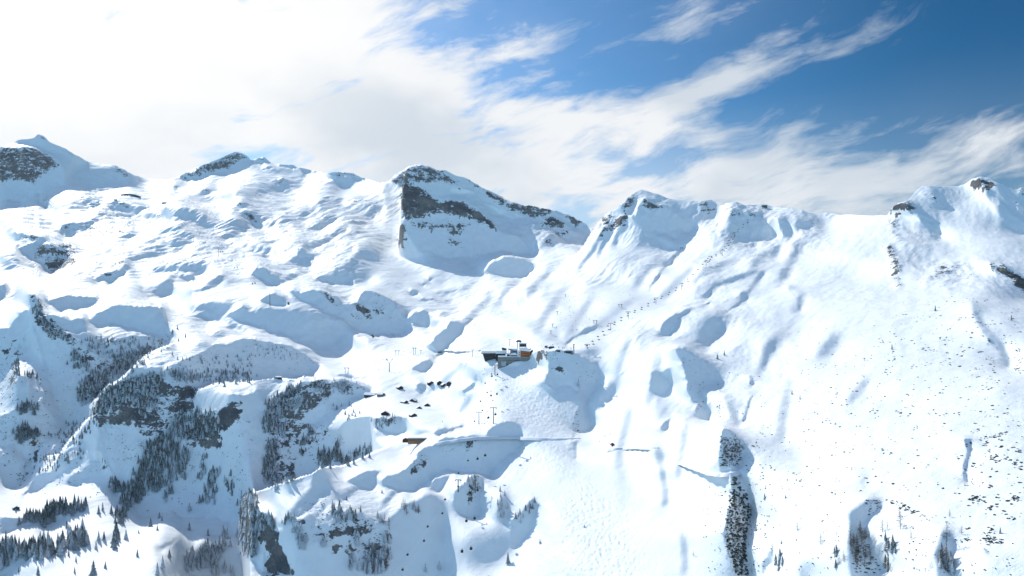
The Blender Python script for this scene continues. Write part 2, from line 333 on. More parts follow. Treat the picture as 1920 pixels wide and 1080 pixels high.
    ('G', .76, 2, [1600,820,1650,900,1710,1000,1700,1040,1660,1000,1610,900]), ('G', .62, 6, [1700,450,1760,380,1740,600,1720,640,1690,560]), ('G', .8, 1, [1430,60,1490,20,1500,50,1460,90]), ('G', .82, 1, [1420,150,1490,110,1480,140]),
    ('G', .86, 1, [400,410,440,380,620,280,640,290,520,350,460,380,410,440]), ('G', .62, 4, [940,400,1000,370,1030,420,980,470]), ('G', .7, 2, [10,110,60,95,80,120,40,140]), ('G', .7, 2, [270,150,330,130,340,150,300,170]),
    ('H', .77, 3, [0,430,60,360,90,340,60,450,10,540,0,540]), ('H', .74, 4, [380,580,400,530,410,440,480,400,550,345,520,430,430,520]), ('H', .68, 4, [580,950,640,870,700,740,720,740,650,880,600,930]),
    ('H', .74, 2, [1530,120,1560,150,1600,250,1640,330,1760,440,1810,560,1800,600,1740,480,1640,370,1590,290]), ('H', .74, 2, [240,60,270,100,240,150]), ('H', .66, 3, [1730,760,1800,860,1780,860]), ('H', .6, 5, [0,180,70,200,120,300,60,260]),
    ('K', 1.3, 1, [1560,70,1570,10,1590,-20,1620,-10,1680,40,1740,90,1745,170,1720,240,1690,270,1600,300,1530,310,1550,200]),
    ('K', 1.5, 1, [1640,290,1695,280,1730,380,1770,460,1780,540,1810,610,1790,680,1760,740,1750,800,1740,900,1780,980,1790,1080,1800,1240,1680,1240,1660,1080,1620,900,1590,830,1590,740,1610,680,1610,610,1660,560,1650,440]),
    ('K', .74, 2, [1060,130,1110,140,1150,210,1120,240,1070,180]), ('K', .77, 2, [1110,230,1150,330,1160,450,1160,560,1130,560,1140,440,1110,320]), ('K', .74, 2, [1260,740,1290,790,1310,900,1300,1080,1280,1080,1280,900]),
    ('K', .66, 3, [810,180,840,260,835,600,820,560,825,330]), ('K', .88, 1, [0,660,60,640,110,560,160,500,180,600,160,720,80,800,0,880]), ('K', .74, 1, [460,0,430,150,440,80,500,60,480,110,470,210]), ('K', .84, 1, [1870,1000,1900,950,1920,940,1960,980,1890,1060,1860,1080]),
    ('L', .8, 2, [600,620,640,600,700,560,760,520,850,530,840,590,750,650,700,700,740,760,760,860,860,980,860,1050,700,1080,700,1240,640,1240,620,1040,600,900,610,760]), ('L', .8, 2, [1250,930,1290,840,1310,740,1380,760,1400,860,1370,960,1380,1080,1380,1240,1280,1240,1280,1080]),
    ('L', .74, 3, [220,1020,270,1010,300,1080,310,1240,240,1240,240,1080]), ('L', .8, 1, [1480,60,1520,60,1520,150,1490,280,1500,400,1465,360,1470,250]), ('L', .68, 3, [700,330,730,320,720,420,700,430]), ('L', .66, 3, [1340,840,1480,800,1450,850,1360,860]),
]

# ground turned towards the sun or level (terraces), which breaks the slopes above: tile, steepness, softness, outline
LIT = [
    ('G', .08, 1, [-100,590,40,592,120,560,200,575,260,640,250,710,0,740,-120,700]),
    ('A', .34, 1, [380,285,520,280,560,320,500,400,482,470,495,530,470,430,465,370,440,330]), ('A', .3, 1, [-200,232,0,236,90,195,180,208,280,243,180,230]), ('B', .38, 1, [1000,500,1090,530,1100,640,1080,700,1085,780,1060,900,1040,980,960,1000,980,700,960,560]),
    ('E', .1, 1, [240,490,290,640,330,760,370,880,350,960,300,1080,200,1080,200,900,150,800,160,640]), ('B', .24, 2, [1440,590,1560,600,1640,640,1560,650,1440,620]), ('B', .22, 2, [1640,640,1780,720,1920,780,1920,900,1830,850,1720,730]),
    ('G', 0, 1, [-240,430,-80,460,0,480,140,500,180,470,180,430,0,400,-240,410]), ('N', .0, 1, [1120,690,1360,690,1360,640,1120,650]),
    ('M', .1, 1, [1215,740,1235,740,1275,830,1260,840]), ('M', .1, 1, [1310,580,1340,590,1380,720,1350,720]), ('C', .3, 1, [940,300,965,235,975,290,1000,305,960,340,930,330]), ('D', .3, 1, [1060,300,1160,205,1200,260,1290,380,1300,470,1190,420,1130,390]),
]

# bare rock: tile, amount, outline
ROCK = [
    ('B', .79, [1098,505,1190,520,1320,610,1440,645,1480,700,1340,740,1200,790,1110,800,1085,700]), ('H', .12, [1000,100,1500,60,1920,120,1920,700,1300,600,800,700,700,560,900,300]), ('H', .1, [100,350,900,200,1920,600,1920,1080,0,1080]), ('L', .1, [0,0,1920,0,1920,560,1400,560,1000,480,0,480]), ('L', .1, [1480,380,1920,380,1920,1080,880,1080,880,560]),
    ('M', 0.67, [690,440,720,400,810,300,900,250,1000,220,1200,180,1300,250,1480,300,1440,400,1480,480,1320,560,1240,640,1100,680,1000,560,740,590,700,500]), ('M', 0.61, [1300,560,1560,480,1700,430,1830,360,1830,540,1700,600,1660,760,1340,720]), ('N', 0.63, [80,400,180,340,350,240,640,210,860,280,640,350,480,410,400,510,300,560,240,640,150,700,60,640]),
    ('N', 0.59, [300,560,440,560,560,560,560,640,440,700,300,860,280,960,160,1030,60,980,100,680,240,640]), ('M', 0.59, [200,700,480,610,420,680,320,760,260,900,140,1010,110,900,240,800]), ('I', 0.67, [1800,500,1920,480,1920,950,1800,930]), ('J', 0.66, [0,600,140,660,150,730,280,1080,280,1240,60,1240,60,900,0,800]),
    ('E', 0.56, [200,200,300,300,440,500,560,570,760,740,900,740,1240,570,1300,590,1100,740,860,910,720,1070,590,1080,640,860,500,660,300,540]), ('J', 0.44, [300,640,440,520,640,560,900,660,1060,740,1000,900,760,1000,480,900,280,780]), ('E', 0.40, [0,560,90,560,200,700,130,860,120,1080,-300,1080,-300,560]),
    ('A', 0.70, [0,240,180,230,300,250,400,300,460,360,400,400,320,440,270,520,200,500,100,480,0,490,-400,480,-400,240]), ('A', 0.68, [370,190,450,225,520,258,645,332,600,320,510,275,420,225]), ('A', 0.63, [255,160,290,133,330,150,360,190,300,180]),
    ('A', 0.70, [720,440,830,450,870,470,740,460]), ('A', 0.68, [820,380,880,372,960,420,980,465,930,460]), ('A', 0.68, [1280,475,1400,420,1700,290,1765,262,1840,285,1885,325,1800,350,1700,395,1600,430,1440,460]),
    ('A', 0.58, [1290,510,1340,505,1345,560,1290,550]), ('A', 0.58, [1480,550,1560,545,1610,565,1560,590,1500,585]), ('A', 0.53, [1760,660,1820,645,1870,675,1830,710,1780,700]), ('A', 0.68, [1810,730,1870,725,1920,760,1960,850,1920,850,1880,800,1830,770]),
    ('A', 0.58, [810,680,880,650,960,675,1000,690,860,700]), ('A', 0.53, [300,640,340,600,380,570,340,640,350,690,320,680]), ('A', 0.58, [450,830,500,820,610,830,560,860,510,875,470,870]), ('A', 0.58, [90,890,180,900,280,910,340,920,350,960,200,940]),
    ('A', 0.63, [240,1080,280,990,400,980,520,960,620,1010,560,1080]), ('A', 0.44, [560,600,760,620,900,700,1000,800,1000,900,640,960,560,860,700,760]),
    ('B', 0.68, [0,315,60,305,115,345,60,340,0,345]), ('B', 0.61, [160,365,270,358,300,372,250,385,190,380]), ('B', 0.56, [290,375,460,410,440,420,300,385]), ('B', 0.68, [540,425,660,415,700,425,780,450,860,485,780,475,720,455,650,450,580,445]),
    ('B', 0.61, [90,485,200,465,225,485,210,505,130,500]), ('B', 0.56, [30,400,100,370,140,385,60,405]), ('B', 0.51, [680,640,740,630,830,660,930,690,900,710,780,690,700,680]), ('B', 0.48, [480,760,560,755,600,785,520,790]), ('B', 0.48, [410,815,480,810,520,830,470,855]),
    ('B', 0.90, [1100,505,1170,520,1330,620,1440,640,1560,650,1680,720,1830,880,1790,880,1640,790,1480,760,1340,740,1200,780,1130,780,1090,700]), ('B', 0.66, [1000,490,1100,410,1225,363,1420,410,1560,540,1640,560,1600,560,1430,510,1300,520,1200,520,1100,520]),
    ('B', 0.78, [1560,470,1780,580,1920,650,1920,740,1750,620]), ('B', 0.56, [1400,940,1480,900,1550,960,1540,1000,1440,970]), ('B', 0.96, [1085,505,1180,520,1165,720,1120,770,1110,1010,1070,990,1075,880,1110,770,1085,680]), ('B', 0.72, [1065,900,1100,870,1110,1010,1070,990]), ('B', 0.56, [1130,780,1300,790,1480,800,1700,830,1500,900,1200,860]),
    ('C', 0.84, [-30,330,0,338,200,375,300,398,450,450,595,522,540,515,480,530,430,490,330,430,230,460,100,430,0,415,-40,400]), ('C', 0.78, [290,435,400,500,400,540,330,530,230,520,200,510,250,470]), ('C', 0.58, [70,510,200,500,540,590,400,600,200,560]), ('C', 0.66, [220,620,260,590,330,590,330,640,250,660]),
    ('C', 0.78, [810,380,870,310,905,290,930,330,900,390,840,410]), ('C', 0.71, [970,330,1000,302,1060,350,1150,380,1160,420,1080,400,960,400]), ('C', 0.60, [640,620,650,480,720,430,800,440,870,440,860,530,740,560]), ('C', 0.56, [1340,370,1490,320,1535,362,1530,430,1430,430]), ('C', 0.51, [1580,380,1680,380,1830,400,1870,470,1620,450]), ('C', 0.51, [1560,340,1920,350,1920,380,1700,380]),
    ('D', 0.90, [920,390,980,340,1050,320,1130,400,1080,410,1000,400,930,420]), ('D', 0.87, [830,520,900,450,930,480,870,520]), ('D', 0.84, [1190,540,1290,600,1280,620,1200,590]), ('D', 0.90, [900,540,950,560,1010,605,940,600]), ('D', 0.80, [930,430,1000,410,960,540,900,520]),
    ('D', 0.90, [1150,230,1210,270,1340,390,1300,380,1160,280]), ('D', 0.82, [1480,185,1610,140,1700,180,1750,220,1660,260,1560,240]), ('D', 0.87, [1620,430,1700,430,1790,490,1740,490,1640,440]), ('D', 0.77, [1660,250,1720,330,1760,390,1700,330]), ('D', 0.82, [1800,280,1920,380,1920,420,1850,350]), ('D', 0.82, [1850,230,1920,220,1960,260,1900,260]),
    ('D', 0.86, [850,680,940,650,950,740,1000,800,980,880,1000,980,960,980,920,900,930,800,900,740]), ('D', 0.98, [1650,790,1760,810,1920,910,2000,960,2000,1080,1920,1020,1820,920,1700,850]), ('D', 0.72, [1450,760,1600,785,1590,800,1460,775]), ('D', 0.70, [1280,800,1440,780,1560,830,1400,860,1180,960,1150,930]), ('D', 0.62, [400,400,520,410,500,450,420,450]),
    ('E', 0.66, [320,0,640,0,560,60,440,80,380,110,330,60]), ('E', 0.46, [640,0,1000,0,900,100,780,160,620,150]), ('E', 0.51, [1340,130,1440,120,1470,150,1400,165]), ('E', 0.74, [220,240,270,300,300,440,400,520,430,560,520,570,540,640,400,620,310,560,240,420]), ('E', 0.46, [1600,380,1720,370,1680,410,1600,410]), ('E', 0.51, [0,800,60,830,40,850,0,840]),
    ('E', 0.70, [1220,950,1320,960,1420,1000,1440,1080,1250,1080,1200,1000]), ('E', 0.66, [760,1000,830,980,800,1060,720,1080]),
    ('M', 0.71, [1210,290,1320,300,1420,340,1400,400,1330,460,1200,420,1190,350]), ('M', 0.71, [1140,460,1220,440,1330,460,1290,500,1180,490]), ('M', 0.69, [1110,520,1230,570,1210,580,1120,550]), ('M', 0.72, [700,420,760,350,820,320,800,420,860,520,900,500,920,530,800,560,740,480]), ('M', 0.67, [220,780,320,700,420,650,320,760,280,860,240,860]), ('M', 0.57, [860,70,940,90,920,110,860,90]), ('M', 0.47, [960,720,1100,680,1160,700,1060,780,970,780]),
    ('M', 0.73, [1660,560,1720,420,1830,430,1780,540,1720,590,1640,570]), ('M', 0.42, [700,800,860,820,900,880,760,900,640,960]),
    ('N', 0.75, [230,520,300,490,390,500,370,540,310,560,240,550]), ('N', 0.77, [330,420,470,400,480,420,420,490,330,480]), ('N', 0.75, [460,360,560,370,620,350,600,380,500,385]), ('N', 0.69, [590,300,700,270,720,290,620,315]), ('N', 0.49, [170,330,350,230,640,210,860,280,700,330,400,400,240,400]), ('N', 0.62, [100,700,150,700,130,1000,70,1000,80,850]),
    ('N', 0.52, [1170,130,1300,60,1300,90,1240,135]), ('N', 0.52, [850,520,1080,500,1060,560,940,560]), ('N', 0.47, [380,600,480,560,540,560,500,640,400,650]),
    ('F', 0.76, [460,235,520,240,600,290,640,370,640,410,580,340,480,260]), ('F', 0.84, [670,320,770,340,850,400,880,450,820,440,740,380]), ('F', 0.84, [650,390,760,420,830,490,790,490,700,420]), ('F', 0.62, [870,240,960,300,940,320,900,300]), ('F', 0.67, [1250,380,1330,400,1340,440,1290,420]), ('F', 0.50, [880,330,1000,390,900,460,860,420]), ('F', 0.57, [1170,800,1250,770,1320,750,1240,800]), ('F', 0.52, [160,650,240,660,300,740,260,740]),
    ('G', 0.57, [180,500,230,470,340,470,360,520,280,540,170,560]), ('G', 0.45, [280,560,400,600,360,660,280,640]),
    ('J', 0.63, [1370,90,1440,80,1460,140,1400,180,1370,140]), ('J', 0.50, [1500,70,1700,60,1640,160,1560,150]), ('J', 0.58, [1160,260,1220,190,1300,200,1290,260,1200,340,1150,340]), ('J', 0.56, [720,340,800,310,830,350,780,360]), ('J', 0.72, [80,880,200,900,260,1030,290,1240,60,1240,70,980]), ('J', 0.68, [0,610,80,620,140,680,120,760,60,760,20,860,0,800]), ('J', 0.68, [990,770,1060,760,1050,785,1000,780]), ('J', 0.48, [1540,440,1680,350,1690,440,1600,560,1560,560]), ('J', 0.58, [100,100,150,100,140,250,100,300,70,380]),
    ('L', 0.70, [1560,880,1620,890,1640,930,1690,940,1700,920,1660,950,1620,940]),
]

# thin ribs and runnels: bearings, half width, steepness
RIBS = [
    ([1320,560,1340,540,1390,520,1420,510], 5, .72), ([1395,560,1430,515,1430,510], 4, .8), ([1410,540,1427,512], 4, .82), ([1478,540,1500,560,1497,585], 5, .74), ([1535,675,1545,660,1565,635], 6, .66), ([1590,760,1610,735,1625,715], 6, .62),
    ([1825,585,1845,620,1880,660,1890,690], 4, .8), ([1740,352,1760,375,1785,395], 4, .82), ([1700,385,1740,415,1760,450], 5, .85), ([1842,340,1855,370,1890,410,1920,435], 7, .92), ([1872,345,1890,380,1920,410], 5, .8), ([1710,460,1740,480,1760,490], 6, .68), ([1200,440,1260,460,1280,470], 6, .74),
    ([1180,395,1165,430,1150,460], 4, .8), ([1150,420,1135,450,1120,480], 4, .78), ([1130,440,1105,480,1085,505], 5, .74), ([1240,480,1210,510,1190,540], 5, .64), ([1300,500,1270,530,1240,560], 6, .62), ([1380,490,1340,505,1300,530], 5, .66), ([1450,470,1420,490,1400,520], 5, .68), ([1500,460,1480,500,1460,530], 6, .66),
    ([1480,720,1470,770,1462,830], 6, .62),
    ([1180,640,1160,690,1150,740], 6, .6), ([1240,660,1225,710,1215,760], 5, .62), ([1290,790,1280,840,1270,900], 5, .62), ([1180,770,1165,830,1160,880], 6, .6), ([1110,560,1080,600,1060,640], 4, .62), ([1190,560,1150,590,1110,620], 4, .64), ([1060,540,1030,580,1010,620], 5, .58),
    ([560,330,530,350,480,362], 4, .7), ([650,430,620,450,580,470], 4, .75), ([690,470,660,500,640,520], 4, .78), ([480,420,450,440,420,452], 3, .75), ([420,520,390,540,360,548], 4, .75), ([330,520,300,540,270,548], 4, .75), ([240,500,210,520,180,530], 4, .78), ([560,520,530,530,500,532], 4, .76), ([180,420,150,440,120,446], 3, .78), ([360,420,330,436,300,442], 3, .78), ([300,470,270,485,240,492], 3, .78),
    ([840,590,820,610,800,620], 4, .7), ([920,560,890,590,870,610], 4, .66), ([980,520,950,550,930,575], 5, .64), ([1040,500,1010,530,990,560], 5, .62), ([880,540,850,550,820,552], 3, .74), ([560,600,520,612,470,610], 3, .7), ([640,650,600,660,560,662], 3, .72), ([740,610,700,622,670,622], 3, .72), ([860,690,830,720,800,735], 5, .66), ([900,720,880,750,860,775], 5, .7), ([690,790,660,810,640,830], 4, .72), ([760,800,730,812,700,818], 4, .7),
    ([700,900,670,920,640,940], 4, .76), ([760,905,740,930,720,950], 4, .76), ([820,930,800,950,770,960], 4, .76), ([560,960,540,980,520,990], 4, .76), ([640,970,620,1000,600,1020], 4, .8), ([100,870,130,850,160,840], 3, .82), ([60,900,100,890,150,870], 3, .8), ([120,910,160,895,190,880], 3, .8), ([350,1000,320,1020,300,1030], 4, .74), ([230,1000,200,1012,180,1016], 4, .7), ([400,1020,380,1045,360,1060], 4, .76),
]

# bearings (px, py), distance, slope to the right, slope away: broad lie of the land
LAND = np.array([
        60,255,6500,0,.7, 40,310,5300,-.1,.9, 20,370,4900,-.1,.5, 200,320,5600,0,.35, 260,340,5600,0,.22, 100,400,4300,0,.28, 20,420,3900,.05,.25, 250,380,4600,0,.25,
    420,295,6000,0,.5, 400,340,5300,0,.22, 550,330,5600,0,.25, 660,350,5200,0,.22, 720,400,4300,0,.25, 600,400,4400,0,.24, 450,430,3900,0,.25, 300,470,3400,0,.25,
    100,480,3300,0,.25, 20,500,3050,.05,.22, 700,470,3500,0,.25, 560,490,3250,0,.22, 720,540,2800,0,.18, 620,560,2700,-.1,.3, 780,590,2550,.05,.12, 850,560,2800,.05,.2,
    700,640,2150,0,.08, 820,640,2150,.05,.12, 550,640,2200,-.1,.25, 500,600,2450,-.1,.25, 400,600,2500,-.1,.22, 300,560,2800,0,.2, 150,560,2700,0,.2, 30,560,2650,0,.2,
    60,650,2250,0,.35, 150,680,2050,-.1,.45, 60,750,1850,-.1,.4, 150,750,1830,-.1,.45, 20,850,1620,0,.25, 100,830,1650,-.05,.3, 130,880,1560,.05,.3, 20,940,1450,0,.15,
    60,1000,1320,0,.12, 60,1070,1200,0,.12, 300,1000,1280,0,.15, 300,1060,1170,0,.12, 240,920,1450,0,.3, 270,690,1800,-.2,.35, 200,740,1700,-.2,.4, 320,760,1600,-.1,.6,
    300,850,1480,-.1,.6, 400,850,1420,-.3,.5, 430,920,1330,-.2,.35, 450,690,2000,-.1,.3, 560,690,2000,-.1,.25, 400,745,1620,0,.2, 480,728,1660,0,.15, 600,720,1680,-.1,.3,
    560,780,1520,-.2,.8, 520,850,1400,-.2,.9, 600,800,1500,-.15,.5, 700,740,1660,0,.12, 800,730,1720,.05,.12, 700,800,1480,0,.2, 640,860,1380,0,.3, 850,770,1600,.15,.15,
    600,890,1240,0,.15, 700,860,1300,0,.12, 500,930,1150,0,.15, 780,840,1370,0,.12, 850,860,1280,-.2,.6, 760,920,1150,-.1,.2, 850,910,1160,-.1,.2, 620,960,1060,-.1,.4,
    650,1050,960,-.3,.6, 530,1060,960,-.3,.9, 480,1000,1040,-.2,.8, 800,1000,1020,-.3,.5, 900,960,1080,0,.35, 900,1060,930,.1,.3, 1020,670,1480,0,.4,
    930,740,1390,.1,.35, 1000,740,1380,0,.4, 930,800,1280,0,.3, 1000,830,1240,0,.35, 1050,900,1120,.1,.35, 1050,1000,980,.1,.35, 1080,1070,900,.1,.35, 1130,700,1420,.15,.3,
    1130,820,1200,.15,.35, 1200,900,1080,.15,.3, 1230,1020,900,.2,.3, 1300,950,980,.2,.25, 1050,620,1640,.1,.12, 1000,560,1950,.15,.2, 1150,590,1750,.15,.15, 1250,540,1980,.15,.15,
    1350,470,2350,.15,.2, 1150,510,2250,.15,.3, 1200,460,2550,.2,.45, 1200,390,2950,.1,.6, 1205,365,3200,0,.5, 1320,390,2900,0,.3, 1400,430,2600,.05,.3, 1420,395,2850,.05,.25,
    1550,410,2600,.1,.2, 1500,450,2300,.15,.2, 1350,600,1600,.2,.25, 1350,720,1320,.2,.25, 1250,740,1300,.15,.3, 1320,840,1120,.25,.25, 1380,960,880,.2,.25, 1380,1060,760,.2,.25,
    1450,700,1250,.15,.2, 1500,600,1500,.14,.16, 1500,850,950,.13,.18, 1450,960,800,.13,.18, 1500,1060,660,.12,.18, 1650,1060,580,.1,.18, 1850,1060,520,.1,.2, 1650,930,720,.1,.18,
    1850,930,640,.1,.2, 1700,750,950,.1,.2, 1880,750,830,.1,.22, 1600,500,1900,.15,.2, 1690,520,1650,.15,.26, 1850,560,1300,.12,.25, 1880,620,1100,.12,.25, 1690,400,2200,.25,.35,
    1740,380,2400,.2,.4, 1820,360,2400,.2,.5, 1890,400,2150,0,.6, 1800,470,1900,.2,.4, 1900,490,1650,.2,.4, 1890,370,2300,.1,.5, 742,338,4700,0,.4, 724,352,4650,0,.3, 786,325,3950,-.2,.8, 850,370,3900,-.3,.7,
    950,400,4100,-.2,.6, 1050,415,4000,-.1,.5, 840,440,3650,-.4,.8, 900,480,3450,-.2,.4, 770,470,3550,-.3,.7, 1000,450,3500,0,.35, 1040,450,3350,0,.3, 1080,430,3900,.1,.3,
    860,520,3100,0,.22, 950,500,3200,0,.3, 1030,520,2600,.1,.25, 950,560,2600,.05,.2, 900,610,2200,.1,.15, 870,640,1900,.1,.15,
    -150,300,5300,0,.5, -150,480,3200,0,.25, -150,650,2200,0,.35, -150,800,1700,0,.3, -150,950,1400,0,.15, -100,1150,1080,0,.12, 300,1150,1030,0,.12, 600,1150,850,-.2,.5, 900,1150,820,.1,.3, 1200,1150,740,.15,.3,
    1500,1150,560,.12,.18, 1850,1150,450,.1,.2, 2050,1050,470,.1,.22, 2050,900,590,.1,.22, 2050,700,800,.1,.24, 2050,550,1150,.3,.15, 2050,420,2000,.1,.5] + [
    900,678,1500,0,.2, 920,676,1494,0,.2, 937,683,1486,0,.2, 952,686,1486,0,.2, 967,686,1486,0,.25, 983,679,1486,0,.3, 995,671,1487,0,.3, 1003,666,1494,0,.3, 900,655,1720,0,.05, 930,648,1760,0,.05, 960,642,1690,0,.05, 995,646,1630,0,.05,
    765,831,1335,0,.15, 790,833,1330,0,.15, 815,831,1326,0,.15] * 5).reshape(-1, 5)

SKYLINE = np.array([-220,300, -100,285, 0,279, 22,269, 35,263, 64,260, 72,253, 82,257, 92,266, 112,275, 130,284, 150,295, 161,302, 187,309, 217,312, 240,325, 270,334, 295,338, 318,339, 350,325, 388,310, 425,292, 441,285,
    460,291, 471,301, 480,299, 495,296, 507,305, 517,307, 530,309, 547,310, 555,314, 580,319, 595,323, 612,325, 620,324, 645,324, 660,326, 675,332, 695,340, 712,344, 730,341, 735,337, 742,329, 755,322, 765,316, 780,313,
    786,311, 802,314, 820,319, 837,322, 855,331, 870,335, 890,347, 905,357, 925,364, 942,371, 960,384, 985,390, 1010,394, 1035,399, 1055,404, 1072,412, 1090,422, 1109,430, 1122,420, 1140,407, 1160,392, 1177,377,
    1192,364, 1202,357, 1212,360, 1230,366, 1247,372, 1260,375, 1285,377, 1305,380, 1320,382, 1332,379, 1342,386, 1346,390, 1360,389, 1380,385, 1397,386, 1417,387, 1440,390, 1455,389, 1470,394, 1490,397, 1515,402,
    1540,402, 1547,400, 1565,402, 1575,405, 1595,404, 1615,403, 1640,405, 1665,405, 1670,397, 1685,385, 1702,380, 1705,375, 1715,362, 1730,351, 1745,351, 1772,354, 1795,351, 1810,347, 1822,339, 1842,334, 1857,337,
    1870,344, 1885,351, 1900,356, 1908,357, 1920,355, 1990,370, 2060,390, 2140,410], float).reshape(-1, 2)

# crests that hide lower ground behind them (lower side is nearer)
CRESTS = [
    [180,758, 201,731, 225,718, 240,705, 262,684, 280,670, 300,660, 327,650],
    [360,762, 372,736, 400,726, 437,722, 480,722, 512,716, 555,716, 570,708, 600,711, 640,711, 670,716, 700,728],
    [478,926, 500,920, 555,902, 585,892, 600,882, 640,876, 667,865, 695,852, 720,842, 750,830],
    [1083,478, 1095,462, 1109,440, 1125,420],
    [100,875, 130,830, 160,795, 190,778],
]
PROWS = [[760,308, 758,335, 757,345, 754,380, 752,400, 749,440, 747,472], [476,926, 455,938, 449,960, 447,1000, 450,1040, 458,1100, 470,1200]]      # the same, for an upright edge (right side nearer)

# ------------------------------------------------------------------ solving the relief
PX0, PX1, PY0, PY1, HSTEP = -192.0, 2112.0, 240.0, 1200.0, 2.0
HOR = 540.0


def in_poly(poly, X, Y):
    n = len(poly)
    r = np.zeros(X.shape, bool)
    x0, y0 = poly[-1]
    for k in range(n):
        x1, y1 = poly[k]
        if y0 != y1:
            c = ((y0 > Y) != (y1 > Y)) & (X < (x1 - x0) * (Y - y0) / (y1 - y0) + x0)
            r ^= c
        x0, y0 = x1, y1
    return r


def raster(poly, xs, ys, ss=2):
    """coverage of a polygon on the grid xs, ys (0..1)"""
    h = xs[1] - xs[0]
    out = np.zeros((len(ys), len(xs)), np.float32)
    i0 = max(0, int((poly[:, 0].min() - xs[0]) / h) - 1); i1 = min(len(xs), int((poly[:, 0].max() - xs[0]) / h) + 3)
    j0 = max(0, int((poly[:, 1].min() - ys[0]) / h) - 1); j1 = min(len(ys), int((poly[:, 1].max() - ys[0]) / h) + 3)
    if i1 <= i0 or j1 <= j0:
        return out
    acc = 0
    for a in range(ss):
        for b in range(ss):
            X, Y = np.meshgrid(xs[i0:i1] + h * ((a + .5) / ss - .5), ys[j0:j1] + h * ((b + .5) / ss - .5))
            acc = acc + in_poly(poly, X, Y)
    out[j0:j1, i0:i1] = acc / (ss * ss)
    return out


def blur(a, r, n=2):
    r = int(round(r))
    if r < 1:
        return a
    for _ in range(n):
        for ax in (0, 1):
            p = np.pad(a, [(r + 1, r) if k == ax else (0, 0) for k in (0, 1)], mode='edge').cumsum(axis=ax)
            n_ = a.shape[ax]
            if ax == 0:
                a = (p[2 * r + 1:2 * r + 1 + n_] - p[:n_]) / (2 * r + 1)
            else:
                a = (p[:, 2 * r + 1:2 * r + 1 + n_] - p[:, :n_]) / (2 * r + 1)
    return a


def roughen(poly, amp, seed):
    """break the straight sides of a traced outline into small irregular bays (survey lines are coarse)"""
    rg = np.random.default_rng(seed)
    out = []
    n = len(poly)
    for k in range(n):
        a, b = poly[k], poly[(k + 1) % n]
        L = float(np.hypot(*(b - a)))
        m = max(1, min(60, int(L / 4.0)))
        nrm = np.array([-(b - a)[1], (b - a)[0]]) / max(L, 1e-6)
        big = np.interp(np.arange(m) / max(m, 1), np.linspace(0, 1, max(2, int(L / 13) + 1)), np.concatenate([[0], rg.normal(size=max(1, int(L / 13)))]))
        for q in range(m):
            o = 0.0 if q == 0 else (rg.normal() * amp * .8 + big[q] * amp * 1.7) * min(1.0, L / 26.0)
            out.append(a + (b - a) * (q / m) + nrm * o)
    return np.array(out)


